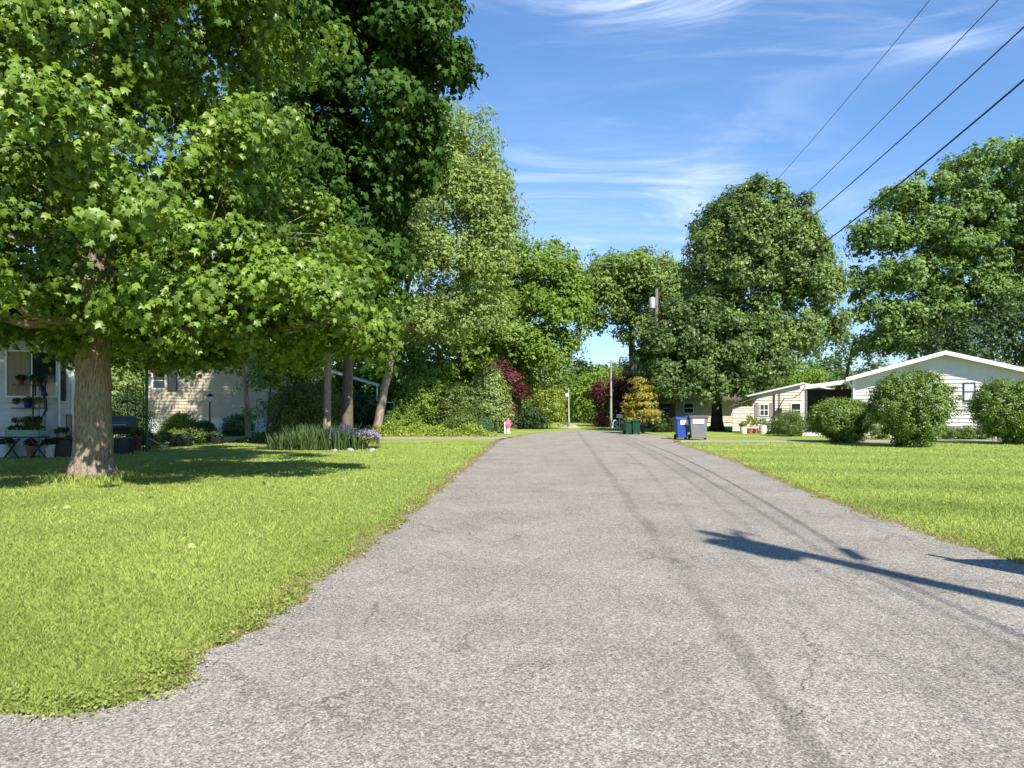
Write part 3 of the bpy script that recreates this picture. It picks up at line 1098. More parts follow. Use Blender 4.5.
tree('broadleaf_tree', 'lower rounded dark tree in front of the tall one, right behind the blue bin', 'tree', (10.3, 47.8, 0),
     [(10.3, 47.8, 0, 0.22), (10.4, 47.8, 2, 0.18), (10.9, 47.6, 4.5, 0.12), (11.2, 47.4, 6.5, 0.05)],
     [lobe(689, 342, 47.4, 2.9, 2.6, 2.8), lobe(668, 365, 47.6, 1.9, 2.1, 2.0), lobe(700, 372, 47.2, 3.0, 2.3, 1.8), lobe(664, 388, 47.6, 1.5, 1.8, 1.0), lobe(692, 391, 47.0, 2.6, 1.9, 0.9), lobe(715, 340, 47.2, 2.5, 2.3, 2.4), lobe(742, 352, 47.6, 2.8, 2.2, 2.2), lobe(752, 378, 47.4, 1.8, 1.6, 1.0)],
     leaf_mat('darker_olive_leaves', (0.028, 0.062, 0.012), (0.16, 0.24, 0.052), rough=0.45, trans=0.25, spec=0.4), BD, 1500, 38, 0.6, 0.175, 'clump', seed=34, twigs=50, inner=0.28, limb_r=0.4, boughs=80, pull=0.5)
tree('broadleaf_tree', 'pale grey green tree peeping out behind the left of the large olive tree', 'tree', (16, 58, 0),
     [(16, 58, 0, 0.3), (16, 58, 8, 0.2), (16, 58, 14, 0.08)],
     [lobe(716, 232, 58, 1.6, 2.4, 2.0), lobe(708, 275, 58, 1.8, 2.4, 2.6), lobe(735, 255, 58, 2.0, 3, 3), lobe(722, 320, 58, 3.5, 3, 3)],
     LM['blue'], BG, 330, 36, 0.9, 0.22, 'clump', seed=25, twigs=30, gap=0.3)
Y7 = 58
tree('oak_tree', 'tall open oak with sky gaps behind the white gabled house', 'tree', (35.5, 58, 0),
     [(35.5, 58, 0, 0.5), (35.4, 58, 5, 0.42), (35, 58, 10, 0.3), (35.5, 58, 16, 0.16), (36, 58, 20, 0.05)],
     [lobe(988, 172, Y7, 2.4, 3.6, 2.2), lobe(945, 190, Y7, 2.3, 3, 1.9), lobe(902, 205, Y7, 1.9, 2.6, 1.6), lobe(878, 238, Y7, 1.9, 2.6, 1.9), lobe(930, 235, Y7, 2.4, 3, 1.9),
      lobe(872, 285, Y7, 1.5, 2.2, 1.7), lobe(912, 280, Y7, 2.4, 3, 1.8), lobe(962, 262, Y7, 2.9, 3.4, 2.3), lobe(1015, 235, Y7, 3, 3.6, 3), lobe(880, 318, Y7, 1.9, 2.4, 1.3),
      lobe(930, 322, Y7, 3.2, 3, 1.8), lobe(985, 310, Y7, 3.6, 3.2, 2.6), lobe(1040, 300, Y7, 4, 3.6, 4), lobe(1050, 200, Y7, 4, 4, 4), lobe(1045, 262, Y7, 3, 3, 3), lobe(905, 345, Y7, 3.0, 2.6, 1.3), lobe(955, 300, Y7, 3.2, 3, 2.0), lobe(960, 215, Y7, 2.6, 3, 2.0)],
     LM['oak'], BD, 2200, 38, 0.72, 0.25, 'clump', seed=26, twigs=190, gap=0.55, inner=0.28, limb_r=0.45, boughs=170, pull=0.22)
tree('broadleaf_tree', 'dark bushy tree right behind the roof ridge of the gabled house', 'tree', (33, 53, 0),
     [(33, 53, 0, 0.3), (33, 53, 4, 0.2), (33, 53, 6, 0.1)],
     [lobe(1000, 340, 53, 3.5, 3, 2.4), lobe(955, 352, 53, 3.0, 3, 1.6), lobe(1045, 340, 53, 3.5, 3, 3)],
     LM['deep'], BD, 360, 36, 0.9, 0.2, 'clump', seed=27, twigs=20)
tree('broadleaf_tree', 'thin sparse tree left of the oak above the porch roof', 'tree', (27.5, 62, 0),
     [(27.5, 62, 0, 0.2), (28, 62, 4, 0.14), (28.6, 62, 7, 0.06)],
     [lobe(860, 352, 62, 2.0, 2, 1.2), lobe(888, 350, 62, 2.4, 2, 1.6), lobe(905, 335, 62, 2, 2, 1.6)],
     LM['locust'], BG, 150, 34, 0.8, 0.18, 'clump', seed=28, twigs=50, gap=0.6)
tree('red_maple_tree', 'dark red leaved maple past the green bins', 'tree', (8.9, 62, 0),
     [(8.9, 62, 0, 0.14), (8.9, 62, 1.5, 0.1), (9, 62, 3.5, 0.04)],
     [lobe(608, 395, 62, 1.5, 1.5, 1.1), lobe(630, 388, 62, 1.7, 1.6, 1.2), lobe(622, 405, 62, 2.1, 1.8, 1.1), lobe(641, 400, 62, 1.6, 1.5, 1.2), lobe(617, 418, 62, 1.6, 1.4, 0.7)],
     LM['red'], BD, 300, 36, 0.5, 0.14, 'clump', seed=29, twigs=20)
tree('golden_tree', 'small golden yellow tree with tiered branches behind the green bins', 'tree', (7.82, 44.2, 0),
     [(7.82, 44.2, 0, 0.08), (7.82, 44.2, 2, 0.05), (7.82, 44.2, 3.3, 0.02)],
     [lobe(639, 380, 44.2, 0.35, 0.35, 0.1), lobe(641, 388, 44.2, 0.55, 0.55, 0.12), lobe(640, 396, 44.2, 0.75, 0.7, 0.12), lobe(641, 404, 44.2, 0.9, 0.85, 0.12), lobe(640, 412, 44.2, 0.95, 0.9, 0.12), lobe(641, 419, 44.2, 0.85, 0.8, 0.1)],
     LM['gold'], BD, 150, 30, 0.25, 0.10, 'clump', seed=30, twigs=30, inner=0.3, jit=0.22)
tree('red_maple_tree', 'small japanese maple with dark red leaves behind the left hedge', 'tree', (-0.3, 49, 0),
     [(-0.3, 49, 0, 0.1), (-0.4, 49, 1.6, 0.08), (-0.6, 49, 3.4, 0.04)],
     [lobe(499, 370, 49, 0.75, 0.8, 0.45), lobe(508, 380, 49, 0.8, 0.8, 0.5), lobe(515, 392, 49, 0.75, 0.8, 0.6), lobe(501, 411, 49, 0.75, 0.7, 0.55)],
     LM['red'], BD, 190, 34, 0.42, 0.12, 'clump', seed=31, twigs=20)
tree('young_tree', 'young lime green tree on the verge where the road ends', 'tree', (2.6, 55, 0),
     [(2.6, 55, 0, 0.07), (2.6, 55, 1.5, 0.05), (2.6, 55, 3, 0.02)],
     [lobe(548, 405, 55, 1.2, 1.2, 1.0), lobe(545, 417, 55, 1.35, 1.2, 0.9), lobe(552, 396, 55, 0.8, 0.8, 0.8)],
     LM['lime'], BG, 200, 34, 0.42, 0.12, 'clump', seed=32, twigs=16)

# trees filling the backdrop left of the road and past its end: each its own crown
BACK = [
    ('mid green tree behind the locust on its left', (-11.5, 55), 13.0, 4.5, 'bright', 41),
    ('dark green tree filling the gap between the maple trunks', (-15.5, 57), 11.0, 4.2, 'deep', 42),
    ('broad tree behind the beige house', (-24, 60), 12.0, 5.0, 'bright', 43),
    ('tree in the gap between the white and the beige house', (-31.5, 54), 8.0, 4.2, 'variegated', 44),
    ('tall shady tree behind the white cottage on the left', (-40, 50), 13.0, 5.5, 'deep', 45),
    ('leafy green tree under the locust crown', (-5.5, 54), 9.5, 3.6, 'bright', 46),
    ('dark tree in the shade beneath the leaning road tree', (-1.6, 60), 8.0, 3.2, 'deep', 47),
    ('round green tree straight down the road behind the street lamp pole', (6.4, 84), 7.2, 3.8, 'far', 48),
    ('lighter green tree behind the young lime tree', (2.8, 78), 6.8, 3.6, 'elm', 49),
    ('small green tree between the lamp pole and the red maple', (8.8, 76), 5.6, 2.6, 'bright', 50),
    ('green tree behind the red maple and the elm trunk', (17, 92), 8.5, 4.2, 'far', 51),
    ('green tree behind the parked pickup', (20, 78), 8.2, 4.0, 'deep', 52),
    ('round tree beyond the cream cottage roof', (27, 96), 8.0, 4.6, 'elm', 53),
    ('yellow green tree seen over the porch roof', (35, 92), 7.2, 4.2, 'bright', 54),
    ('far right tree beyond the gabled house', (50, 62), 15.0, 6.0, 'oak', 55),
]
for lab, (x, y), h, r_, lm, sd in BACK:
    rg = random.Random(sd)
    lobes_ = [(x, y, h - r_ * 0.75, r_ * 0.85, r_ * 0.85, r_ * 0.75)]
    for k in range(5):
        a = k * 1.257 + rg.random()
        lobes_.append((x + math.cos(a) * r_ * 0.55, y + math.sin(a) * r_ * 0.5, h - r_ * rg.uniform(0.9, 1.8), r_ * 0.55, r_ * 0.55, r_ * 0.5))
    lobes_.append((x, y - 0.3, max(1.9, (h - r_ * 1.6) * 0.45), r_ * 0.75, r_ * 0.6, max(1.5, (h - r_ * 1.5) * 0.42)))
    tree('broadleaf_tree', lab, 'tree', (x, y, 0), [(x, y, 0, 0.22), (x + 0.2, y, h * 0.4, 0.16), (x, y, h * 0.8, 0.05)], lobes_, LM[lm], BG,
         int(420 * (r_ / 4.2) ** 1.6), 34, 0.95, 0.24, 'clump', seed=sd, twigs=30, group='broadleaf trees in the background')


def far_wood():
    r = np.random.RandomState(77)
    X0 = np.concatenate([r.uniform(-190, 210, 210)])
    Yc = 150 + r.uniform(0, 45, len(X0)) + np.abs(X0) * 0.05
    hh = r.uniform(7.5, 11.5, len(X0)) + 0.012 * np.abs(X0)
    P, Nn, T = [], [], []
    for x, y, h in zip(X0, Yc, hh):
        n = 900
        d = r.normal(size=(n, 3))
        d /= np.linalg.norm(d, axis=1, keepdims=True)
        q = d * (1 + r.normal(0, 0.12, (n, 1)) + 0.12 * np.sin(d[:, :1] * 7 + x)) * np.array([4.8, 4.8, h * 0.5])
        P.append(q + np.array([x, y, h * 0.55]))
        nn = d + r.normal(size=(n, 3)) * 0.5
        nn[:, 2] += 0.4
        Nn.append(nn)
        T.append(np.clip(r.normal(r.uniform(0.25, 0.75), 0.15, n), 0, 1))
    P = np.concatenate(P)
    Nn = np.concatenate(Nn)
    T = np.concatenate(T)
    k = P[:, 2] > 0
    P, Nn, T = P[k], Nn[k], T[k]
    me = leaves_mesh('far_wood', P, Nn, r.uniform(0.5, 0.95, len(P)), T, 'clump', r)
    tag(link_mesh('far_wood', me, LM['far']), 'low band of distant woodland along the horizon', 'woodland', kind='stuff')


far_wood()

# slim saplings on the left between the beige house and the maples
for i, (px, Y, top, lean, lab) in enumerate([(249, 38.5, 330, -0.5, 'crooked pale trunked tree with ivy at its foot, its hidden high crown added to shade the beige house'),
                                             (267, 39.6, 345, 0.4, 'thin bare stemmed sapling left of the iris bed'),
                                             (297, 40.5, 340, 0.0, 'straight slender sapling above the bushy shrub'),
                                             (283, 41.5, 335, 0.6, 'leaning slender sapling in the shade of the dark maples')]):
    x = GX(px, Y)
    zt = GZ(top, Y)
    rr = 0.17 if i == 0 else 0.06
    big = i == 0
    tree('open_tree' if big else 'sapling', lab, 'tree', (x, Y, 0), [(x, Y, 0, rr), (x + lean * 0.3, Y, zt * 0.4, rr * 0.75), (x + lean, Y, zt, rr * 0.3)],
         [(x + lean, Y, zt + 0.9, 1.4, 1.3, 1.0), (x + lean * 0.5 + 0.4, Y, zt * 0.8, 0.9, 0.9, 0.6)] + ([] if big else [(x + lean * 0.5, Y - 0.3, zt * 0.62, 1.3, 1.0, 0.9), (x + 0.5, Y, zt * 0.35, 0.8, 0.8, 0.7)]) + ([(x, Y, 1.0, 0.28, 0.28, 0.9), (-18.2, 38, 9.6, 3.0, 2.6, 1.9), (-14.6, 38, 10.4, 2.6, 2.4, 1.8), (-20.5, 38.4, 7.6, 2.0, 2.0, 1.2)] if big else []),  # big tree's high lobes: hidden crown added to throw dappled shade on the beige wall
         LM['bright'], BP if big else BG, 330 if big else 170, 28, 0.5, 0.13, 'clump', seed=60 + i, twigs=50 if big else 16, flare=1.1, gap=0.5)

# ------------------------------------------------------------------ shrubs
GS = 'clipped round shrubs on the right lawn'


def round_shrub(px, Y, w, h, lab, seed, flat_top=1.0, skew=0.0):
    x = GX(px, Y)
    r_ = w / 2
    lobes_ = [(0, 0, h * 0.56, r_ * 0.93, r_ * 0.9, h * 0.41), (0.1, 0, h * 0.30, r_ * 0.62, r_ * 0.6, h * 0.28), (r_ * 0.35 * (1 + skew), 0, h * 0.6, r_ * 0.6, r_ * 0.6, h * 0.33),
              (-r_ * 0.35, 0, h * 0.58, r_ * 0.6, r_ * 0.6, h * 0.34), (0, 0, h * 0.16, r_ * 0.32, r_ * 0.3, h * 0.16)]
    return shrub('round_shrub', lab, 'shrub', (x, Y, 0), lobes_, LM['round'], 1050, 46, 0.21, 0.078, 'oval', seed=seed, group=GS, low=True, jit=0.055, inner=0.3, flat=0.9, up=0.35)


round_shrub(842.5, 33.5, 2.75, 2.0, 'clipped round shrub beside the porch post, lowest and leftmost on the right lawn', 71)
round_shrub(911, 29.8, 3.15, 3.1, 'tall globe shaped shrub in front of the white gable wall', 72)
round_shrub(1014, 32.0, 3.4, 2.85, 'round shrub cut by the right edge of the photo', 73)

SH = [  # label, px, Y, width, height, material, leaf, seed
    ('bushy yellow green shrub beside the porch post of the cream cottage', 791, 40.5, 1.9, 1.45, 'shrub', 0.06, 81),
    ('leafy shrub at the left end of the iris bed', 300, 33.0, 2.6, 2.5, 'shrub', 0.10, 82),
    ('tall pale variegated bush by the far left edge of the road', 489, 45.5, 2.6, 3.9, 'variegated', 0.12, 83),
    ('rounded grey green shrub at the right foot of the hedge', 483, 42.0, 1.1, 0.9, 'blue', 0.07, 84),
    ('loose green bush below the locust forks', 425, 44.5, 3.2, 3.3, 'bright', 0.12, 85),
    ('dense mid green bush between the loose bush and the pale one', 458, 44.0, 2.6, 3.0, 'shrub', 0.11, 86),
    ('low green bush at the foot of the leaning trunk', 402, 43.5, 2.2, 1.5, 'bright', 0.10, 87),
    ('low bush under the variegated one', 462, 42.4, 1.9, 1.3, 'shrub', 0.08, 88),
    ('dark green shrub in the shade left of the lime tree', 532, 53.5, 2.2, 1.5, 'deep', 0.10, 89),
    ('dark low shrub left of the blue bin', 664, 47.0, 1.5, 1.2, 'deep', 0.08, 90),
    ('dark shrub beneath the forked maples', 362, 44.0, 2.6, 2.4, 'deep', 0.12, 91),
    ('leafy bush in front of the right part of the beige house', 322, 40.0, 2.4, 3.0, 'shrub', 0.10, 97),
    ('shaded shrub against the beige house skirting', 238, 41.5, 1.6, 1.1, 'shrub', 0.09, 92),
    ('low yellow green plant clump before the white skirting', 180, 40.0, 1.9, 1.25, 'lime', 0.09, 93),
    ('small green plant clump beside the lamp post', 203, 40.5, 1.2, 0.8, 'shrub', 0.08, 94),
    ('green shrub in the gap between the two left houses', 128, 37.0, 2.2, 2.4, 'deep', 0.09, 95),
]
for lab, px, Y, w, h, lm, ls_, sd in SH:
    r_ = w / 2
    shrub('shrub', lab, 'shrub', (GX(px, Y), Y, 0),
          [(0, 0, h * 0.55, r_ * 0.8, r_ * 0.8, h * 0.42), (r_ * 0.4, 0.1, h * 0.36, r_ * 0.55, r_ * 0.6, h * 0.32), (-r_ * 0.42, -0.1, h * 0.33, r_ * 0.55, r_ * 0.6, h * 0.3), (0.1, -0.1, h * 0.75, r_ * 0.5, r_ * 0.5, h * 0.25)],
          LM[lm], int(260 * max(1, w * h / 4)), 38, 0.26 + 0.02 * w, ls_, 'oval', seed=sd, inner=0.25, low=True)
# low clipped foundation shrubs along the gabled house
for i, px in enumerate([880, 948, 965, 984]):
    shrub('foundation_shrub', ['small foundation shrub by the left corner of the gabled house', 'left one of three foundation shrubs under the gable window', 'middle one of three foundation shrubs under the gable window', 'right one of three foundation shrubs under the gable window'][i], 'shrub', (GX(px, 36.8), 36.8, 0),
          [(0, 0, 0.34, 0.42, 0.4, 0.3)], LM['shrub'], 110, 34, 0.13, 0.055, 'oval', seed=101 + i, low=True, group='foundation shrubs along the gabled house', stems=4)


def groundcover(name, x0, x1, y0, y1, h, n, m, seed, label):
    r = np.random.RandomState(seed)
    X = r.uniform(x0, x1, n)
    Y = r.uniform(y0, y1, n)
    e_ = np.minimum(np.minimum(X - x0, x1 - X) / 0.8, np.minimum(Y - y0, y1 - Y) / 0.7)
    hh = h * np.clip(e_, 0.15, 1) * (0.6 + 0.4 * np.sin(X * 2.1) * np.sin(Y * 2.7 + X))
    k = hh > 0.02
    X, Y, hh = X[k], Y[k], hh[k]
    n = len(X)
    P = np.stack([X, Y, hh * r.uniform(0.35, 1, n)], 1)
    Nn = r.normal(size=(n, 3)) * 0.6
    Nn[:, 2] += 0.8
    Nn[:, 1] -= 0.4
    me = leaves_mesh(name, P, Nn, r.uniform(0.08, 0.16, n), np.clip(r.normal(0.5, 0.25, n), 0, 1), 'oval', r)
    tag(link_mesh(name, me, m), label, 'ground cover', kind='stuff')


groundcover('ground_cover', -8.6, -0.9, 40.2, 44.2, 0.75, 15000, LM['lime'], 1, 'bright yellow green ground cover along the foot of the hedge')
groundcover('ground_cover', -12.5, -8.6, 33.0, 35.6, 0.5, 7000, LM['shrub'], 2, 'leafy ground cover behind the iris bed')
groundcover('ground_cover', -14.2, -11.2, 40.0, 43.0, 0.45, 5000, LM['lime'], 3, 'patchy yellow green plants in front of the beige house end')

# ------------------------------------------------------------------ materials of built things
white = mat('white_siding', (0.64, 0.625, 0.58), 0.6, spec=0.3, var=0.06, vscale=1.5, dirt=(0.50, 0.47, 0.40), dscale=1.2, damt=0.35)
cream = mat('cream_siding', (0.60, 0.54, 0.42), 0.6, spec=0.3, var=0.06, vscale=1.5, dirt=(0.5, 0.44, 0.33), dscale=1.2, damt=0.35)
tan = mat('tan_siding', (0.44, 0.37, 0.27), 0.65, spec=0.3, var=0.08, vscale=2, dirt=(0.34, 0.29, 0.21), dscale=1.5, damt=0.4)
greyw = mat('pale_grey_siding', (0.55, 0.56, 0.55), 0.65, spec=0.3, var=0.06, vscale=2, dirt=(0.36, 0.38, 0.34), dscale=1.5, damt=0.4)
trim = mat('white_trim', (0.80, 0.79, 0.76), 0.5, spec=0.4, dirt=(0.55, 0.53, 0.48), dscale=3, damt=0.3)
roofw = mat('white_metal_roof', (0.60, 0.59, 0.57), 0.45, spec=0.5, var=0.06, vscale=3, dirt=(0.42, 0.40, 0.36), dscale=1.5, damt=0.4)
shingle = mat('brown_shingle', (0.10, 0.075, 0.065), 0.9, spec=0.15, var=0.4, vscale=8, bump=0.6, bscale=25)
concrete = mat('skirting', (0.60, 0.60, 0.57), 0.8, spec=0.2, var=0.08, vscale=2, dirt=(0.42, 0.40, 0.33), dscale=2, damt=0.5)
glass = mat('window_glass', (0.02, 0.025, 0.03), 0.06, spec=0.8)
curtain = mat('curtain', (0.30, 0.23, 0.15), 0.9, var=0.2, vscale=6, stretch=(6, 1, 0.3))
blackp = mat('black_paint', (0.018, 0.018, 0.02), 0.45, var=0.2)
shutter_m = mat('mauve_shutter', (0.28, 0.20, 0.20), 0.6)
darkwood = mat('dark_wood', (0.055, 0.042, 0.033), 0.8, var=0.3, vscale=5, stretch=(6, 6, 0.6), bump=0.3)
teal = mat('dark_teal_metal', (0.035, 0.07, 0.065), 0.4, spec=0.5, var=0.15)
screen = mat('porch_screen', (0.035, 0.04, 0.042), 0.8, var=0.3, vscale=3)
terracotta = mat('terracotta', (0.30, 0.10, 0.055), 0.85, var=0.2, vscale=8)
maroon = mat('maroon_pot', (0.16, 0.035, 0.035), 0.55, var=0.15)
palepot = mat('pale_pot', (0.58, 0.55, 0.50), 0.7, var=0.12, vscale=9)
polewood = mat('pole_wood', (0.20, 0.175, 0.15), 0.9, spec=0.1, var=0.25, vscale=6, stretch=(5, 5, 0.4), bump=0.4, bscale=18)
galv = mat('galvanised_metal', (0.50, 0.51, 0.52), 0.4, metal=0.5, spec=0.5, var=0.1)
whitepole = mat('white_pole_paint', (0.42, 0.42, 0.39), 0.6, var=0.08, dirt=(0.42, 0.4, 0.34), dscale=4, damt=0.5)
cablem = mat('cable_black', (0.015, 0.015, 0.017), 0.6)
bluep = mat('blue_plastic', (0.022, 0.065, 0.29), 0.45, spec=0.4, var=0.12, vscale=3)
greyp = mat('grey_plastic', (0.17, 0.175, 0.18), 0.5, spec=0.35, var=0.1, vscale=3)
maroonp = mat('maroon_plastic', (0.13, 0.085, 0.10), 0.5, spec=0.35, var=0.1)
greenp = mat('green_plastic', (0.006, 0.045, 0.022), 0.45, spec=0.4, var=0.12, vscale=3)
rubber = mat('black_rubber', (0.02, 0.02, 0.02), 0.8)
sticker = mat('white_sticker', (0.72, 0.72, 0.70), 0.5)
orange = mat('orange_cloth', (0.62, 0.13, 0.03), 0.8, var=0.2)
pinkm = mat('pink_paint', (0.62, 0.14, 0.20), 0.6, var=0.15)
stone_m = mat('pale_stone', (0.30, 0.29, 0.26), 0.9, var=0.2, vscale=9, bump=0.5, bscale=20)
soil = mat('dark_soil', (0.06, 0.045, 0.03), 0.95, var=0.4, vscale=12, bump=0.8, bscale=30)
bluegrey_m = mat('blue_grey_panel', (0.22, 0.27, 0.34), 0.6, var=0.1)
silver = mat('silver_car_paint', (0.36, 0.37, 0.38), 0.3, metal=0.4, spec=0.6)


def lap(mb, y, z0, z1, lim, c=0.20, depth=0.034, face='-y', at_x=None):
    """lap siding: each course is a tilted board with its own lower lip. lim(z) -> (a, b) extent"""
    z = z0
    while z < z1 - 1e-4:
        zt = min(z + c, z1)
        a0, b0 = lim(z)
        a1, b1 = lim(zt)
        if face == '-y':
            vs = [(a0, y - depth, z), (b0, y - depth, z), (b1, y, zt), (a1, y, zt), (a0, y, z), (b0, y, z)]
        elif face == '+x':
            vs = [(at_x + depth, a0, z), (at_x + depth, b0, z), (at_x, b1, zt), (at_x, a1, zt), (at_x, a0, z), (at_x, b0, z)]
        else:
            vs = [(at_x - depth, a0, z), (at_x - depth, b0, z), (at_x, b1, zt), (at_x, a1, zt), (at_x, a0, z), (at_x, b0, z)]
        mb.add(vs, [(0, 1, 2, 3), (4, 5, 1, 0)])
        z = zt


def window(parent, x0, x1, z0, z1, y, frame_m=None, bars=(0, 1), fw=0.06, glass_m=None, label=None, inner=None):
    """window facing -Y: frame proud of the wall, pane behind it"""
    mb = MB()
    f = fw
    mb.b2(x0 - f, x1 + f, y - 0.07, y - 0.02, z1, z1 + f)
    mb.b2(x0 - f, x1 + f, y - 0.08, y - 0.02, z0 - f, z0)
    mb.b2(x0 - f, x0, y - 0.068, y - 0.02, z0, z1)
    mb.b2(x1, x1 + f, y - 0.068, y - 0.02, z0, z1)
    for i in range(bars[0]):
        xx = x0 + (x1 - x0) * (i + 1) / (bars[0] + 1)
        mb.b2(xx - 0.02, xx + 0.02, y - 0.062, y - 0.03, z0, z1)
    for i in range(bars[1]):
        zz = z0 + (z1 - z0) * (i + 1) / (bars[1] + 1)
        mb.b2(x0, x1, y - 0.060, y - 0.032, zz - 0.022, zz + 0.022)
    w = mb.build('window', frame_m or trim, parent)
    if label:
        w['label'] = label
    p = MB()
    p.b2(x0, x1, y - 0.045, y - 0.035, z0, z1)
    p.build('pane', glass_m or glass, w)
    if inner:
        q = MB()
        q.b2(x0, x0 + (x1 - x0) * inner, y - 0.050, y - 0.047, z0, z1)
        q.build('curtain', curtain, w)
    return w


def rect_lim(a, b):
    return lambda z: (a, b)


# ------------------------------------------------------------------ right: gabled white house with porch
HX0, HX1, HY0, HY1, ZE, ZP = 17.95, 26.45, 38.0, 49.0, 3.12, 4.32
hx = (HX0 + HX1) / 2
h = thing('gabled_house', 'white sided single storey house with a low wide gable behind the round shrubs', 'house', (hx, HY0, 0), R(-24))
w2 = (HX1 - HX0) / 2
mb = MB()


def glim(z):
    if z <= ZE:
        return (-w2, w2)
    t = (z - ZE) / (ZP - ZE)
    return (-w2 * (1 - t), w2 * (1 - t))


lap(mb, 0, 0.42, ZP - 0.02, glim)
lap(mb, 0, 0.42, ZE, rect_lim(0, HY1 - HY0), face='-x', at_x=-w2)
lap(mb, 0, 0.42, ZE, rect_lim(0, HY1 - HY0), face='+x', at_x=w2)
mb.add([(-w2, HY1 - HY0, 0.4), (w2, HY1 - HY0, 0.4), (w2, HY1 - HY0, ZE), (0, HY1 - HY0, ZP), (-w2, HY1 - HY0, ZE)], [(0, 1, 2, 3, 4)])
mb.build('wall', white, h)
MB().b2(-w2 + 0.03, w2 - 0.03, 0.03, HY1 - HY0 - 0.05, 0, 0.42).build('skirting', concrete, h)
mb = MB()
ov, oh, th = 0.5, 0.34, 0.10
sl = (ZP - ZE) / w2
for s in (-1, 1):
    mb.prism([(0, ZP + 0.02), (s * (w2 + oh), ZE - sl * oh + 0.02), (s * (w2 + oh), ZE - sl * oh + 0.02 + th), (0, ZP + 0.02 + th)], 'y', -ov, HY1 - HY0 + 0.4)
mb.build('roof', roofw, h)
mb = MB()
for s in (-1, 1):
    mb.prism([(0, ZP - 0.06), (s * (w2 + oh + 0.02), ZE - sl * oh - 0.07), (s * (w2 + oh + 0.02), ZE - sl * oh + 0.14), (0, ZP + 0.15)], 'y', -ov - 0.03, -ov - 0.002)
mb.build('fascia', trim, h)
mb = MB()
for s in (-1, 1):
    MB().b2(s * (w2 - 0.03) - 0.07, s * (w2 - 0.03) + 0.07, -0.06, -0.036, 0.42, ZE).build('corner_trim', trim, h)
window(h, 23.08 - hx, 23.52 - hx, 1.95, 2.80, 0, blackp, bars=(0, 1), fw=0.045, glass_m=mat('pale_blind', (0.55, 0.57, 0.6), 0.4), label='small narrow window with a dark frame and pale blind')
window(h, 23.95 - hx, 24.65 - hx, 1.9, 2.72, 0, trim, bars=(0, 1), fw=0.05)
mb = MB()
mb.tube([(-w2 - 0.25, -0.1, ZE - 0.12), (-w2 - 0.12, -0.1, ZE - 0.35), (-w2 + 0.02, -0.1, ZE - 0.5), (-w2 + 0.02, -0.1, 0.1)], 0.045, n=8)
mb.build('downspout', trim, h)
# open porch on its left side (part of the house)
p = MB()
PX0, PX1 = -6.9, -w2
p.prism([(PX0, 2.66), (PX1, 3.02), (PX1, 3.11), (PX0, 2.75)], 'y', 0.25, 3.9)
pr = p.build('porch_roof', roofw, h)
MB().prism([(PX0 - 0.02, 2.56), (PX1 - 0.3, 2.86), (PX1 - 0.3, 3.08), (PX0 - 0.02, 2.77)], 'y', 0.21, 0.247).build('fascia', trim, pr)
for (x, y) in ((PX0 + 0.12, 0.35), (PX0 + 0.12, 3.75)):
    MB().b2(x - 0.055, x + 0.055, y - 0.055, y + 0.055, 0, 2.67).build('porch_post', trim, h)
mb = MB()
mb.b2(PX0 + 0.2, PX1 - 0.05, 3.6, 3.66, 0.0, 2.65)
for i in range(9):
    x = PX0 + 0.3 + i * 0.27
    mb.b2(x, x + 0.04, 3.53, 3.59, 0, 2.62)
mb.build('porch_screen', screen, h)
MB().b2(PX0, PX1, 0.4, 3.85, 0, 0.16).build('porch_floor', concrete, h)
sidew = MB()
sidew.b2(-w2 - 0.07, -w2 - 0.03, 2.2, 3.2, 1.2, 2.4)
sw = sidew.build('window', trim, h)
MB().b2(-w2 - 0.085, -w2 - 0.072, 2.28, 3.12, 1.28, 2.32).build('pane', glass, sw)

# cable that sags from the porch to the cottage
mb = MB()
mb.tube([(GX(806, 39.5), 39.5, GZ(385, 39.5)), (GX(800, 41), 41, GZ(394, 41)), (GX(793, 43), 43, GZ(398, 43)), (GX(784, 46), 46, GZ(398.5, 46))], 0.03, n=6)
tag(mb.build('service_cable', trim), 'pale cable sagging between the porch corner and the cream cottage', 'cable')

# ------------------------------------------------------------------ right: cream cottage beyond the porch
CY = 46.5
cx0 = GX(752, CY)
c = thing('cottage', 'small cream cottage with a low side wing and mauve shutters left of the porch', 'house', (cx0, CY, 0), R(-18))
mb = MB()
CL = 6.0


def climit(z):
    z_e = 2.28
    if z <= z_e:
        return (0, CL)
    return (min((z - z_e) / 0.235, CL / 2), CL - min((z - z_e) / 0.235, CL / 2))


lap(mb, 0, 0.1, 2.97, climit, c=0.16)
lap(mb, 0, 0.1, 2.28, rect_lim(0, 4.5), face='-x', at_x=0)
mb.build('wall', cream, c)
mb = MB()
for s, a, b in ((1, -0.3, CL / 2), (-1, CL + 0.3, CL / 2)):
    mb.prism([(a, 2.23), (b, 2.23 + 0.235 * abs(b - a)), (b, 2.33 + 0.235 * abs(b - a)), (a, 2.33)], 'y', -0.25, 4.7)
mb.build('roof', roofw, c)
wl0, wl1 = GX(737, CY - 0.7) - cx0, 0.12
mb = MB()
lap(mb, -0.7, 0.1, 1.62, rect_lim(wl0, wl1), c=0.16)
lap(mb, 0, 0.1, 1.62, rect_lim(-0.7, 3), face='-x', at_x=wl0)
wing = mb.build('side_wing', cream, c)
MB().prism([(wl0 - 0.12, 1.56), (wl1 + 0.25, 2.2), (wl1 + 0.25, 2.28), (wl0 - 0.12, 1.66)], 'y', -0.9, 3.1).build('wing_roof', shingle, wing)
window(c, GX(760, CY) - cx0, GX(767, CY) - cx0, 1.08, 1.74, 0, trim, bars=(1, 1), fw=0.05)
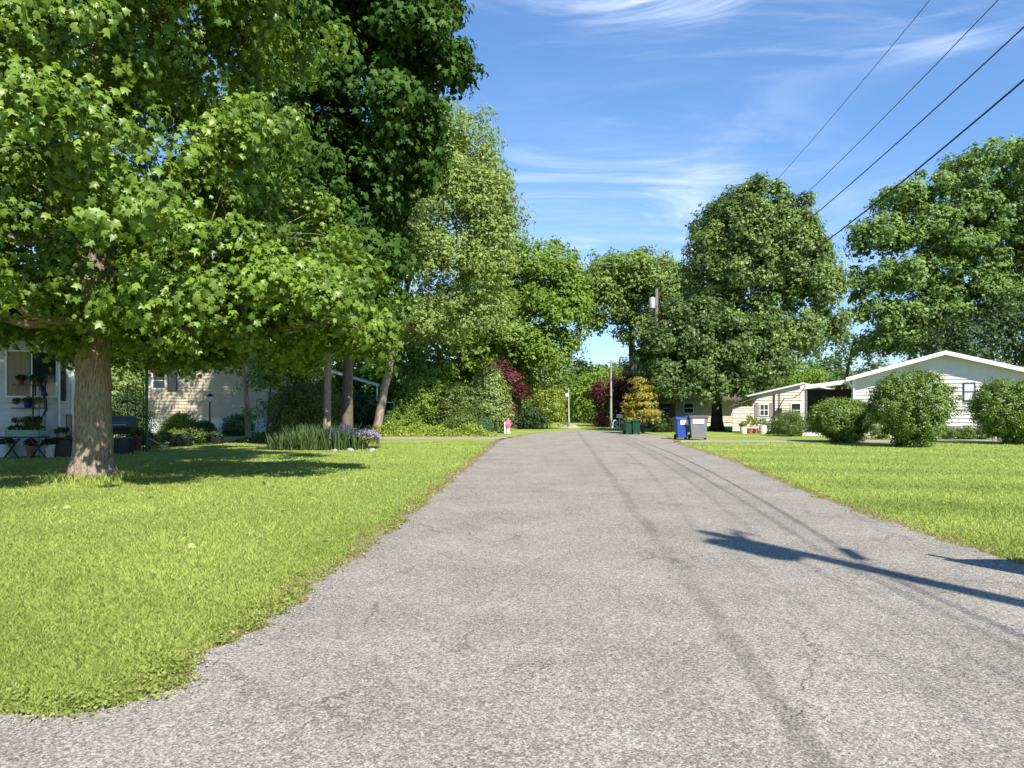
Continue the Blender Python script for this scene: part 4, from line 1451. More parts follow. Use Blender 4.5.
for x in (756.3, 770.4):
    xx = GX(x, CY) - cx0
    MB().b2(xx - 0.11, xx + 0.11, -0.06, -0.026, 0.98, 1.82).build('shutter', shutter_m, c)
MB().tube([(GX(773, CY) - cx0, -0.08, 2.4), (GX(773, CY) - cx0, -0.08, 0.1)], 0.04).build('downspout', blackp, c)
mb = MB()
xm = GX(778, CY) - cx0
mb.box(xm, -0.10, 1.32, 0.26, 0.14, 0.42).tube([(xm, -0.10, 1.55), (xm, -0.10, 2.5)], 0.025).tube([(xm, -0.10, 1.1), (xm, -0.10, 0.1)], 0.02)
mb.build('electric_meter', blackp, c, bevel=0.01)
window(c, GX(789, CY) - cx0, GX(797, CY) - cx0, 1.0, 1.8, 0, trim, bars=(0, 1))


def planted_pot(name, lab, px, Y, r_, hgt, m, plant_h, seed, leaf='shrub', barrel=False, z=0.0, group=None, x=None):
    root = thing(name, lab, 'planter', (GX(px, Y) if x is None else x, Y, z), 0, group)
    mb = MB()
    if barrel:
        pr_ = [(r_ * 0.85, 0), (r_, hgt * 0.5), (r_ * 0.9, hgt), (r_ * 0.8, hgt), (r_ * 0.78, hgt * 0.85)]
    else:
        pr_ = [(r_ * 0.68, 0), (r_ * 0.95, hgt * 0.85), (r_ * 1.06, hgt * 0.85), (r_ * 1.06, hgt), (r_ * 0.9, hgt), (r_ * 0.85, hgt * 0.86)]
    mb.lathe(pr_, 18).build('pot', m, root, smooth=True)
    r = np.random.RandomState(seed)
    P, Nn, T, _ = crown_points([(0, 0, hgt + plant_h * 0.45, r_ * 0.95, r_ * 0.95, plant_h * 0.5)], 40, 22, 0.08, r, inner=0.3)
    P[:, 2] = np.maximum(P[:, 2], hgt * 0.9)
    me = leaves_mesh('plant', P, Nn, r.uniform(0.04, 0.08, len(P)), T, 'oval', r)
    link_mesh('plant', me, LM[leaf], root)
    return root


planted_pot('planter', 'pale barrel planter at the cottage wing corner', 743.5, 44.6, 0.21, 0.42, palepot, 0.3, 201, 'lime', True, group='planters in front of the cream cottage')
planted_pot('planter', 'red clay pot beside the barrel planter', 749.5, 44.7, 0.19, 0.32, terracotta, 0.95, 202, 'lime', group='planters in front of the cream cottage')
planted_pot('planter', 'red clay pot with a taller plant in front of the cottage window', 755.5, 44.8, 0.18, 0.30, terracotta, 0.7, 203, 'variegated', group='planters in front of the cream cottage')
planted_pot('planter', 'pale round urn planter under the cottage shutter', 763, 44.6, 0.24, 0.50, palepot, 0.45, 204, 'variegated', True, group='planters in front of the cream cottage')
shrub('shrub', 'black green low shrub right of the urn planter', 'shrub', (GX(774, 44.8), 44.8, 0), [(0, 0, 0.35, 0.5, 0.45, 0.35)], LM['deep'], 90, 34, 0.14, 0.06, seed=205)

# ------------------------------------------------------------------ far beige house behind the bins
FY = 63
f = thing('beige_house', 'distant beige trailer house with white porch columns behind the bins', 'house', (GX(690, FY), FY, 0))
fw = GX(735, FY) - GX(690, FY)
fl = GX(642, FY) - GX(690, FY)
mb = MB()
lap(mb, 0, 0.3, 2.3, rect_lim(fl, fw), c=0.2)
lap(mb, 0, 0.3, 2.3, rect_lim(0, 5), face='-x', at_x=fl)
mb.build('wall', tan, f)
MB().b2(fl + 0.02, fw, 0.04, 5, 0, 0.3).build('skirting', concrete, f)
MB().prism([(-1.2, 2.15), (2.5, 3.15), (6.2, 2.25), (6.2, 2.35), (2.5, 3.27), (-1.2, 2.25)], 'x', fl - 0.2, fw + 0.2).build('roof', shingle, f)
for px in (645, 649, 653):
    MB().tube([(GX(px, FY) - GX(690, FY), -1.0, 0), (GX(px, FY) - GX(690, FY), -1.0, 2.15)], 0.07).build('porch_column', trim, f)
window(f, GX(684, FY) - GX(690, FY), GX(693, FY) - GX(690, FY), 1.1, 1.9, 0, trim)
window(f, GX(660, FY) - GX(690, FY), GX(670, FY) - GX(690, FY), 1.1, 1.9, 0, trim)


# ------------------------------------------------------------------ silver car by the far house
def car():
    root = thing('parked_car', 'silver grey car parked before the beige house, half hidden by the pole', 'car', (GX(651, 57), 57, 0), R(-78))
    mb = MB()
    prof = [(-2.2, 0.35), (2.15, 0.35), (2.25, 0.6), (2.15, 0.85), (1.1, 0.95), (0.5, 1.38), (-1.0, 1.42), (-1.75, 1.0), (-2.2, 0.92), (-2.28, 0.6)]
    mb.prism([(x, z) for x, z in prof], 'y', -0.86, 0.86)
    mb.build('body', silver, root, bevel=0.06)
    g_ = MB()
    g_.prism([(1.0, 0.98), (0.5, 1.33), (-0.95, 1.36), (-1.55, 1.02)], 'y', -0.868, 0.868)
    g_.build('side_window', glass, root)
    ws = MB()
    ws.add([(1.09, -0.7, 0.985), (1.09, 0.7, 0.985), (0.54, 0.62, 1.385), (0.54, -0.62, 1.385)], [(0, 1, 2, 3)])
    ws.build('windscreen', glass, root)
    for x in (-1.4, 1.4):
        for y in (-0.84, 0.84):
            t = MB().tube([(x, y - 0.1, 0.32), (x, y + 0.1, 0.32)], 0.32, n=20)
            wv_ = t.build('wheel', rubber, root, smooth=True)
            MB().tube([(x, y - 0.108, 0.32), (x, y + 0.108, 0.32)], 0.18, n=14).build('rim', galv, wv_)
    for y in (-0.62, 0.62):
        MB().box(2.2, y, 0.7, 0.1, 0.32, 0.14).build('headlight', sticker, root)
    MB().box(2.27, 0, 0.5, 0.04, 0.5, 0.12).build('number_plate', sticker, root)


car()


# ------------------------------------------------------------------ wheeled bins
def bin_(label, px, Y, w, d, hgt, body_m, lid_m, sticker_on, rz=0.0, group=None, name='wheeled_bin'):
    root = thing(name, label, 'bin', (GX(px, Y), Y, 0.0), rz, group)
    mb = MB()
    mb.box(0, 0, hgt * 0.47 + 0.05, w, d, hgt * 0.86, taper=0.80)
    mb.box(0, 0, hgt * 0.885, w + 0.05, d + 0.05, 0.045)
    b = mb.build('body', body_m, root, bevel=0.025)
    mb = MB()
    mb.prism([(-d / 2 - 0.05, hgt * 0.905), (d / 2 + 0.04, hgt * 0.905), (d / 2 + 0.04, hgt * 0.95), (d * 0.1, hgt), (-d * 0.25, hgt * 0.99), (-d / 2 - 0.05, hgt * 0.935)], 'x', -w / 2 - 0.035, w / 2 + 0.035)
    mb.build('lid', lid_m, root, bevel=0.02)
    for s in (-1, 1):
        MB().tube([(s * (w / 2 - 0.09), d / 2 - 0.08, 0.13), (s * (w / 2 + 0.0), d / 2 - 0.08, 0.13)], 0.13, n=18).build('wheel', rubber, root, smooth=True)
    MB().tube([(-w / 2 + 0.06, d / 2 + 0.02, hgt * 0.87), (-w / 2 + 0.06, d / 2 + 0.10, hgt * 0.9), (w / 2 - 0.06, d / 2 + 0.10, hgt * 0.9), (w / 2 - 0.06, d / 2 + 0.02, hgt * 0.87)], 0.02).build('handle', body_m, root)
    if sticker_on:
        x0, x1, z0, z1 = sticker_on
        ty = -d / 2 * (0.80 + 0.20 * (((z0 + z1) / 2 - 0.05) / (0.9 * hgt)))
        mb = MB()
        mb.box((x0 + x1) / 2, ty - 0.012, (z0 + z1) / 2, x1 - x0, 0.01, z1 - z0, rx=math.atan2(d * 0.1, hgt * 0.86))
        mb.build('sticker', sticker, root)
    return root


bin_('blue wheeled bin with a white sticker beside the grey one', 681.5, 36.3, 0.60, 0.6, 1.12, bluep, bluep, (-0.12, 0.26, 0.74, 0.97))
bin_('grey wheeled bin with a maroon lid and pale band at the road edge', 698, 36.0, 0.86, 0.75, 1.2, greyp, maroonp, (-0.30, 0.24, 0.80, 1.02), rz=R(-6))
bin_('left dark green wheeled bin in front of the golden tree', 628, 42.9, 0.43, 0.5, 0.84, greenp, greenp, None, rz=R(8), group='green bins at the road end')
bin_('right dark green wheeled bin in front of the golden tree', 636, 42.8, 0.45, 0.5, 0.86, greenp, greenp, None, rz=R(-5), group='green bins at the road end')


# ------------------------------------------------------------------ utility poles and wires
POLE_A = (7.05, 0.05)
root = thing('utility_pole', 'wooden utility pole with a transformer just right of the camera whose shadow crosses the road', 'utility pole', (*POLE_A, 0))
MB().tube([(0, 0, 0), (0, 0, 4), (0, 0, 10.3)], [0.17, 0.15, 0.115], n=16).build('pole', polewood, root, smooth=True)
mb = MB()
mb.lathe([(0.2, 0), (0.21, 0.04), (0.21, 0.95), (0.18, 1.03), (0.05, 1.05)], 18, (-0.28, -0.1, 8.8))
mb.build('transformer', galv, root, smooth=True)
mb = MB()
mb.tube([(0, 0, 10.3), (0, 0, 10.42)], 0.03).lathe([(0.05, 0), (0.08, 0.03), (0.05, 0.07), (0.08, 0.1), (0.04, 0.15)], 12, (0, 0, 10.4))
mb.build('insulator', sticker, root)
mb = MB()
mb.box(0.12, 0.2, 9.9, 0.08, 0.5, 0.08).tube([(0.2, 0.42, 9.7), (0.25, 0.5, 10.15)], 0.035).tube([(-0.1, 0.1, 9.9), (-0.28, 0.0, 9.95), (-0.28, -0.1, 9.8)], 0.012)
mb.build('cutout_bracket', galv, root)

YB = 47.0
root = thing('utility_pole', 'far utility pole with a white transformer poking above the olive tree', 'utility pole', (GX(656.5, YB), YB, 0))
bx = GX(656.5, YB)
MB().tube([(0, 0, 0), (0, 0, 9.1)], [0.16, 0.11], n=12).build('pole', polewood, root, smooth=True)
MB().lathe([(0.2, 0), (0.21, 0.6), (0.17, 0.68)], 14, (-0.30, -0.15, 7.85)).build('transformer', galv, root, smooth=True)

AX, AY = POLE_A


def wire(pts2, zB, r_, lab, name='overhead_wire'):
    """pts2: two image points the wire passes; solve its sag between the poles"""
    rows, rhs = [], []
    pl = []
    for px, py in pts2:
        k = (px - 512) / F
        Y = (AX - AY * (bx - AX) / (YB - AY)) / (k - (bx - AX) / (YB - AY))
        z = CH - (py - HY) / F * Y
        t = (Y - AY) / (YB - AY)
        rows.append([1 - t, -4 * t * (1 - t)])
        rhs.append(z - zB * t)
    (zA, sag) = np.linalg.solve(np.array(rows), np.array(rhs))
    pts = []
    for i in range(41):
        t = i / 40
        pts.append((AX + (bx - AX) * t, AY + (YB - AY) * t, zA * (1 - t) + zB * t - 4 * sag * t * (1 - t)))
    mb = MB()
    mb.tube(pts, r_, n=6)
    # the span behind the camera
    pts = []
    for i in range(21):
        t = i / 20
        pts.append((AX - (bx - AX) * t, AY - (YB - AY) * t, zA * (1 - t) + zA * t - 4 * sag * 0.8 * t * (1 - t)))
    mb.tube(pts, r_, n=6)
    tag(mb.build(name, cablem), lab, 'cable', 'overhead wires along the right of the road')
    return zA, sag


WZ = []
WZ.append(wire([(1024, 80), (832, 237)], 6.6, 0.017, 'lowest and thickest black overhead cable along the road'))
WZ.append(wire([(1024, 27), (812, 217)], 7.2, 0.012, 'second overhead wire from the bottom, medium thick'))
WZ.append(wire([(998, 0), (805, 195)], 8.0, 0.008, 'thin overhead wire third from the bottom'))
WZ.append(wire([(930, 0), (775, 182)], 8.9, 0.0065, 'topmost and thinnest overhead wire'))
print('WIRES', WZ)
# splice case hung on the lowest cable near the pole
zA, sag = WZ[0]
pts = []
for i in range(7):
    Yq = 0.75 + i * 0.1
    t = (Yq - AY) / (YB - AY)
    pts.append((AX + (bx - AX) * t, Yq, zA * (1 - t) + 6.6 * t - 4 * sag * t * (1 - t) - 0.05))
tag(MB().tube(pts, 0.075, n=10).build('splice_case', cablem), 'black splice case clamped on the lowest cable close to the near pole', 'cable box')

# invented sign outside the frame, added only to throw the right edge's short shadow
root = thing('shadow_sign', 'blank white sign on two posts, added out of view to cast the short shadow at the right road edge', 'sign', (5.95, 6.35, 0))
MB().box(0, 0, 1.13, 1.6, 0.03, 0.80).build('panel', sticker, root)
for x in (-0.7, 0.7):
    MB().b2(x - 0.03, x + 0.03, 0.02, 0.07, 0, 1.75).build('post', trim, root)

# lamp pole where the road ends
LY = 57
root = thing('lamp_post', 'slim white lamp pole standing on gravel where the road ends', 'lamp post', (GX(569, LY), LY, 0))
MB().tube([(0, 0, 0), (-0.02, 0, 1.5), (-0.04, 0, GZ(388, LY))], [0.075, 0.06, 0.04], n=10).build('pole', whitepole, root, smooth=True)
MB().lathe([(0.05, 0.0), (0.14, 0.05), (0.15, 0.18), (0.07, 0.26)], 12, (-0.18, -0.05, GZ(397, LY))).build('lamp', sticker, root, smooth=True)
mb = MB()
mb.lathe([(0.85, 0), (0.6, 0.16), (0.25, 0.30)], 16, (GX(569.5, LY), LY - 0.2, 0.0))
tag(mb.build('gravel_mound', gravel_m, smooth=True), 'low gravel mound around the foot of the lamp pole', 'gravel mound')
# grey pole before the red maple
PY_ = 56
root = thing('utility_pole', 'grey weathered pole standing in front of the red maple', 'utility pole', (GX(611, PY_), PY_, 0))
MB().tube([(0, 0, 0), (0, 0, GZ(360, PY_))], [0.10, 0.06], n=10).build('pole', mat('grey_pole', (0.33, 0.31, 0.29), 0.9, var=0.2, stretch=(5, 5, 0.4)), root, smooth=True)
MB().box(0.0, -0.11, 2.55, 0.12, 0.12, 0.3).build('pole_box', galv, root)
mb = MB()
pts = [(0.0, 0, 0.0), (0.0, 0, 0.35), (0.12, 0, 0.62), (0.32, 0, 0.6), (0.36, 0, 0.42), (0.2, 0, 0.32), (0.36, 0, 0.15), (0.3, 0, 0.0)]
mb.tube(pts, [0.08, 0.06, 0.05, 0.05, 0.05, 0.05, 0.07, 0.09], n=8)
tag(mb.build('garden_ornament', sticker, None, (GX(612.5, 54.5), 54.5, 0)), 'white curled garden ornament at the foot of the grey pole', 'garden ornament')
root = thing('mailbox', 'white mailbox on a pale post left of the green bins', 'mailbox', (GX(619.5, 52), 52, 0))
MB().tube([(0, 0, 0), (0, 0, 0.85)], 0.045, n=8).build('post', palepot, root)
mb = MB()
mb.prism([(-0.19, 0.84), (0.19, 0.84), (0.19, 1.0), (0.12, 1.1), (-0.12, 1.1), (-0.19, 1.0)], 'y', -0.25, 0.25)
mb.build('box', sticker, root)

# pink and white yard ornament by the hedge
root = thing('yard_ornament', 'small pink and white yard ornament at the right end of the hedge', 'garden ornament', (GX(507, 44.5), 44.5, 0))
root.scale = (0.8, 0.8, 0.85)
MB().box(-0.14, 0, 0.42, 0.13, 0.1, 0.84).build('post', sticker, root, bevel=0.02)
MB().lathe([(0.1, 0.34), (0.2, 0.45), (0.24, 0.62), (0.18, 0.80), (0.09, 0.92), (0.11, 1.0), (0.05, 1.08)], 14, (0.08, 0, 0), sy=0.7).build('figure', pinkm, root, smooth=True)
MB().lathe([(0.15, 0), (0.12, 0.35)], 10, (0.1, 0, 0)).build('base', sticker, root, smooth=True)

# ------------------------------------------------------------------ left: shaded white house with potting table
WY = 24.7
wx = GX(75, WY)
h = thing('white_cottage', 'pale sided house in deep shade at the far left edge with a big dark window', 'house', (wx, WY, 0), R(28))


def LX(px):
    k = (px - 512) / F
    return -(wx - WY * k) / (math.cos(R(28)) - math.sin(R(28)) * k)


def LZ(px, py):
    return GZ(py, WY + LX(px) * math.sin(R(28)))

mb = MB()
lap(mb, 0, 0.35, 3.75, rect_lim(-11, 0), c=0.2)
lap(mb, 0, 0.35, 3.75, rect_lim(0, 8), face='+x', at_x=0)
mb.build('wall', greyw, h)
MB().b2(-11, -0.03, 0.03, 7.9, 0, 0.35).build('skirting', concrete, h)
MB().prism([(-0.6, 3.72), (4, 4.7), (8.6, 3.72), (8.6, 3.85), (4, 4.85), (-0.6, 3.85)], 'x', -11.3, 0.4).build('roof', shingle, h)
MB().b2(-0.10, 0.035, -0.05, -0.024, 0.35, 3.72).build('corner_trim', trim, h)
window(h, LX(7), LX(56), LZ(30, 396), LZ(30, 352), 0, trim, bars=(1, 0), fw=0.05, inner=0.46)
window(h, LX(67), LX(71.5), GZ(440, WY), GZ(415, WY), 0, blackp, bars=(0, 0), fw=0.02)
MB().b2(LX(61), LX(66), -0.06, -0.026, GZ(401, WY), GZ(350, WY)).build('shutter', blackp, h)
MB().tube([(LX(59.4), -0.09, 3.7), (LX(59.4), -0.09, 0.3)], 0.035).build('downspout', trim, h)

TY = 23.2
tx = GX(25, TY)
root = thing('garden_table', 'dark folding table with crossed legs before the shaded house', 'table', (tx, TY, 0))
MB().box(0, 0, 0.66, 1.25, 0.55, 0.04).build('tabletop', blackp, root)
for s in (-0.42, 0.42):
    for d in (-1, 1):
        MB().tube([(s - 0.24 * d, 0.02 * d, 0.0), (s + 0.24 * d, 0.02 * d, 0.64)], 0.028, n=6).build('leg', blackp, root)
root = thing('planting_tray', 'long green planting tray on the dark folding table', 'planter', (tx + 0.02, TY, 0.681))
mb = MB()
mb.b2(-0.52, 0.52, -0.2, 0.2, 0, 0.2)
mb.build('tray', mat('faded_green_plastic', (0.20, 0.29, 0.22), 0.6, var=0.1), root)
r = np.random.RandomState(9)
P, Nn, T, _ = crown_points([(-0.2, 0, 0.26, 0.32, 0.16, 0.10), (0.3, 0, 0.26, 0.2, 0.16, 0.12)], 60, 20, 0.06, r)
link_mesh('plant', leaves_mesh('plant', P, Nn, r.uniform(0.03, 0.06, len(P)), T, 'oval', r), LM['dark'], root)

SY_ = 24.0
sx = GX(26, SY_)
root = thing('plant_stand', 'black wire plant stand of two tiers behind the folding table', 'plant stand', (sx, SY_, 0))
mb = MB()
for s in (-0.52, 0.52):
    for d in (-0.15, 0.15):
        mb.tube([(s, d, 0), (s, d, GZ(380, SY_))], 0.012, n=6)
mb.build('frame', blackp, root)
for z in (0.95, GZ(408, SY_), GZ(385, SY_)):
    MB().box(0, 0, z, 1.08, 0.34, 0.025).build('shelf', blackp, root)
for i, (dx, zz, m_, r_, lf) in enumerate([(-0.3, GZ(408, SY_), blackp, 0.10, 'deep'), (0.06, GZ(408, SY_), mat('blue_glaze', (0.02, 0.03, 0.30), 0.3), 0.13, 'deep'), (0.38, GZ(408, SY_), palepot, 0.09, 'lime'),
                                         (-0.33, 0.95, blackp, 0.11, 'red'), (0.02, 0.95, maroon, 0.10, 'shrub'), (0.36, 0.95, maroon, 0.10, 'deep'), (-0.15, GZ(385, SY_), maroon, 0.11, 'dark'), (0.3, GZ(385, SY_), terracotta, 0.10, 'dark')]):
    planted_pot('potted_plant', ['black pot at the left of the middle shelf', 'shiny blue pot on the middle shelf of the plant stand', 'pale pot at the right of the middle shelf', 'black pot with reddish leaves on the lowest shelf', 'maroon pot in the middle of the lowest shelf', 'maroon pot at the right of the lowest shelf', 'maroon pot on the top shelf of the plant stand', 'clay pot at the right of the top shelf'][i],
                0, SY_, r_, 0.15, m_, 0.16, 220 + i, lf, z=zz + 0.014, group='pots on the black plant stand', x=sx + dx)
mb = MB()
hk = [(GX(33, 23.8), 23.8, 0.0), (GX(33, 23.8), 23.8, GZ(385, 23.8)), (GX(36, 23.8), 23.8, GZ(379, 23.8)), (GX(41, 23.8), 23.8, GZ(388, 23.8)), (GX(45.5, 23.8), 23.8, GZ(400, 23.8)), (GX(46, 23.8), 23.8, GZ(410, 23.8)), (GX(43, 23.8), 23.8, GZ(416, 23.8))]
tag(MB().tube(hk, [0.02, 0.025, 0.03, 0.045, 0.045, 0.04, 0.03], n=8).build('garden_hook', blackp, smooth=True), 'black curved garden hook rising beside the plant stand', 'garden hook')
for i, (px, r_, hh, m_, lb) in enumerate([(5, 0.2, 0.42, palepot, 'big pale bucket left under the folding table'), (31, 0.15, 0.36, terracotta, 'clay tub in the middle under the folding table'), (50, 0.16, 0.40, palepot, 'pale bucket at the right foot of the folding table')]):
    planted_pot('bucket', lb, px, 23.6, r_, hh, m_, 0.2, 240 + i, 'deep', group='tubs under the folding table')
root = thing('storage_box', 'black storage box left of the big maple trunk', 'box', (GX(66, 23.9), 23.9, 0))
MB().b2(-0.28, 0.28, -0.25, 0.25, 0, 0.56).build('body', blackp, root, bevel=0.02)
MB().b2(-0.31, 0.31, -0.28, 0.28, 0.563, 0.63).build('lid', blackp, root, bevel=0.02)
planted_pot('planter', 'pinkish clay pot standing on the black storage box', 60.5, 23.9, 0.12, 0.16, mat('pink_clay', (0.42, 0.26, 0.2), 0.8), 0.12, 250, 'deep', z=0.63)

# barbecue grill right of the trunk
GY = 25.2
root = thing('barbecue_grill', 'dark teal barbecue grill with a closed lid right of the big trunk', 'grill', (GX(122, GY), GY, 0))
mb = MB()
mb.prism([(-0.26, 0.92), (0.26, 0.92), (0.28, 1.08), (0.15, 1.28), (-0.12, 1.3), (-0.27, 1.1)], 'x', -0.42, 0.42)
mb.build('lid', teal, root, bevel=0.02)
MB().box(0, 0, 0.80, 0.82, 0.5, 0.22, taper=0.85).build('firebox', blackp, root, bevel=0.01)
MB().box(0, 0, 0.3, 0.6, 0.42, 0.5).build('cabinet', blackp, root, bevel=0.01)
MB().tube([(-0.3, -0.32, 1.0), (0.3, -0.32, 1.0)], 0.015).build('handle', galv, root)
for s in (-0.36, 0.36):
    MB().tube([(s, 0, 0), (s, 0, 0.72)], 0.02).build('leg', blackp, root)
# trellis and pole with orange basket
AY_ = 26.5
root = thing('garden_trellis', 'black iron garden trellis with open squares', 'trellis', (GX(135.5, AY_), AY_, 0))
mb = MB()
tw = 0.29
zt = GZ(384, AY_)
for x in (-tw, 0, tw):
    mb.tube([(x, 0, 0), (x, 0, zt)], 0.014, n=6)
for z in np.arange(0.4, zt + 0.01, 0.36):
    mb.tube([(-tw, 0, float(z)), (tw, 0, float(z))], 0.011, n=6)
mb.build('lattice', blackp, root)
root = thing('garden_pole', 'tall green grey pole with a bracket beside the trellis', 'pole', (GX(146.8, AY_), AY_, 0))
MB().tube([(0, 0, 0), (0, 0, GZ(352, AY_))], 0.05, n=10).build('pole', teal, root, smooth=True)
MB().tube([(0, 0, GZ(358, AY_)), (0.12, 0, GZ(355, AY_)), (0.26, 0, GZ(357, AY_))], 0.012).build('bracket', blackp, root)
root = thing('hanging_basket', 'orange flower basket hanging from the garden pole', 'hanging basket', (GX(153.5, AY_), AY_, GZ(373, AY_)))
MB().lathe([(0.06, 0), (0.15, 0.1), (0.17, 0.22), (0.1, 0.24)], 14).build('basket', orange, root, smooth=True)
r = np.random.RandomState(19)
P, Nn, T, _ = crown_points([(0, 0, 0.28, 0.17, 0.17, 0.12)], 40, 16, 0.06, r)
link_mesh('flowers', leaves_mesh('flowers', P, Nn, r.uniform(0.03, 0.06, len(P)), T, 'oval', r), leaf_mat('orange_petals', (0.5, 0.08, 0.01), (0.75, 0.22, 0.04), tcol=(1.1, 0.8, 0.5)), root)
MB().tube([(0, 0, 0.22), (0, 0, GZ(357, AY_) - GZ(373, AY_))], 0.006).build('chain', blackp, root)
planted_pot('planter', 'tall maroon pot by the foot of the garden pole', 137, 27.4, 0.17, 0.5, maroon, 0.35, 251, 'deep')
# planter boxes and dark plants of the shaded bed
for i, (px, Y, w, lab) in enumerate([(181, 30.2, 0.8, 'wide black planter box at the front of the shaded bed'), (215, 32.2, 0.62, 'black planter box at the right end of the shaded bed')]):
    root = thing('planter_box', lab, 'planter', (GX(px, Y), Y, 0), 0, 'black planter boxes in the shaded bed')
    MB().b2(-w / 2, w / 2, -0.2, 0.2, 0, 0.3).build('box', blackp, root, bevel=0.015)
    r = np.random.RandomState(30 + i)
    P, Nn, T, _ = crown_points([(0, 0, 0.38, w * 0.45, 0.2, 0.14)], 60, 18, 0.07, r)
    link_mesh('plant', leaves_mesh('plant', P, Nn, r.uniform(0.04, 0.08, len(P)), T, 'oval', r), LM['deep'], root)
for i, (px, Y, w, hh, lab) in enumerate([(160, 31.2, 1.0, 0.55, 'low dark plant clump beside the garden pole'), (176, 32.0, 1.1, 0.62, 'low leafy clump behind the wide planter box'), (193, 32.4, 1.1, 0.6, 'spreading clump in the middle of the shaded bed'), (206, 33.2, 0.8, 0.5, 'small clump by the foot of the lamp post'), (147, 28.6, 0.7, 0.6, 'dark leafy clump at the foot of the garden pole')]):
    shrub('bed_plant', lab, 'plant', (GX(px, Y), Y, 0), [(0, 0, hh * 0.5, w / 2, 0.4, hh * 0.5)], LM['shrub'], 110, 30, 0.13, 0.07, seed=260 + i, group='plants in the shaded bed', stems=4)
tag(MB().tube([(GX(150, 27.5), 27.5, 0.42), (GX(165, 27.3), 27.3, 0.12), (GX(168, 27.2), 27.2, 0.02)], 0.02).build('garden_stake', palepot), 'pale stake leaning down onto the grass by the garden pole', 'stake')
# garden lamp
LY2 = 34
root = thing('garden_lamp', 'black garden lantern on a slim post in front of the beige house', 'lamp', (GX(209.8, LY2), LY2, 0))
zt = GZ(394, LY2)
MB().tube([(0, 0, 0), (0, 0, zt - 0.34)], 0.035, n=8).build('post', blackp, root)
MB().lathe([(0.06, zt - 0.34), (0.10, zt - 0.30), (0.13, zt - 0.12)], 6).build('lantern', sticker, root)
MB().lathe([(0.21, zt - 0.12), (0.10, zt - 0.03), (0.02, zt + 0.05)], 6).build('cap', blackp, root)

# ------------------------------------------------------------------ left: beige house
BY = 45.2
b0, b1 = GX(148, BY), GX(296, BY)
h = thing('beige_cottage', 'beige sided mobile home with white skirting dappled by tree shade', 'house', (b0, BY, 0))
W_ = b1 - b0
mb = MB()
lap(mb, 0, 0.95, 4.3, rect_lim(0, W_), c=0.2)
lap(mb, 0, 0.95, 4.3, rect_lim(0, 5), face='+x', at_x=W_)
lap(mb, 0, 0.95, 4.3, rect_lim(0, 5), face='-x', at_x=0)
mb.build('wall', tan, h)
MB().b2(0.03, W_ - 0.03, 0.03, 5, 0, 0.95).build('skirting', concrete, h)
MB().prism([(-0.35, 4.28), (2.5, 4.8), (5.35, 4.28), (5.35, 4.4), (2.5, 4.95), (-0.35, 4.4)], 'x', -0.3, W_ + 0.3).build('roof', shingle, h)
window(h, GX(153.5, BY) - b0, GX(165, BY) - b0, GZ(388, BY), GZ(373, BY), 0, trim, bars=(0, 1), fw=0.09)
window(h, GX(168.5, BY) - b0, GX(176.5, BY) - b0, GZ(390, BY), GZ(368, BY), 0, blackp, bars=(0, 0), fw=0.05)
bin_('pale blue grey bin standing against the white skirting', 228, 44.3, 0.52, 0.5, 0.95, mat('pale_blue_plastic', (0.30, 0.36, 0.48), 0.5), bluegrey_m, None)

# carport and white board in the shade behind the maples
KY = 50
root = thing('carport', 'low carport roof sloping down in the shade behind the maple trunks', 'carport', (GX(352, KY), KY, 0))
kx = GX(352, KY)
k0, k1 = GX(318, KY) - kx, GX(379, KY) - kx
mb = MB()
mb.prism([(k0, GZ(368, KY)), (k1, GZ(386, KY)), (k1, GZ(384.5, KY)), (k0, GZ(366.5, KY))], 'y', 0, 5)
mb.build('roof', bluegrey_m, root)
MB().prism([(k0, GZ(368.5, KY)), (k1, GZ(386.8, KY)), (k1, GZ(384, KY)), (k0, GZ(366, KY))], 'y', -0.05, -0.004).build('fascia', trim, root)
for x in (k0 + 0.2, k1 - 0.15):
    MB().b2(x - 0.05, x + 0.05, 0.1, 0.2, 0, GZ(386, KY)).build('post', trim, root)
MB().b2(k0, k1, 4.9, 5.0, 0, 2.7).build('back_wall', darkwood, root)
root = thing('garden_swing', 'white garden swing seat partly hidden behind the leaning trunk', 'swing', (GX(386, 46), 46, 0))
mb = MB()
for s in (-0.5, 0.5):
    mb.tube([(s, -0.4, 0), (s, 0, 1.9)], 0.035).tube([(s, 0.4, 0), (s, 0, 1.9)], 0.035)
mb.tube([(-0.55, 0, 1.88), (0.55, 0, 1.88)], 0.035)
mb.build('frame', sticker, root)
MB().box(0, 0, 0.55, 0.85, 0.4, 0.05).build('seat', sticker, root)
mb = MB()
for i in range(6):
    mb.box(-0.35 + i * 0.14, 0.2, 0.86, 0.10, 0.03, 0.55)
mb.build('backrest', sticker, root)

# ------------------------------------------------------------------ iris bed
bed = MB()
ring = []
for i in range(40):
    a = 2 * math.pi * i / 40
    ring.append((-7.6 + 2.4 * math.cos(a) * (1 + 0.06 * math.sin(3 * a)), 28.9 + 1.6 * math.sin(a), 0.035))
bed.add(ring, [tuple(range(40))])
tag(bed.build('bed_soil', soil), kind='structure')
iris_leaf = leaf_mat('iris_leaves', (0.03, 0.06, 0.02), (0.13, 0.20, 0.06), rough=0.5, trans=0.25)
petal_blue = leaf_mat('violet_petals', (0.03, 0.03, 0.15), (0.10, 0.09, 0.32), tcol=(0.9, 0.8, 1.2))
petal_lilac = leaf_mat('lilac_petals', (0.30, 0.20, 0.42), (0.55, 0.42, 0.62), tcol=(1, 0.9, 1.1))


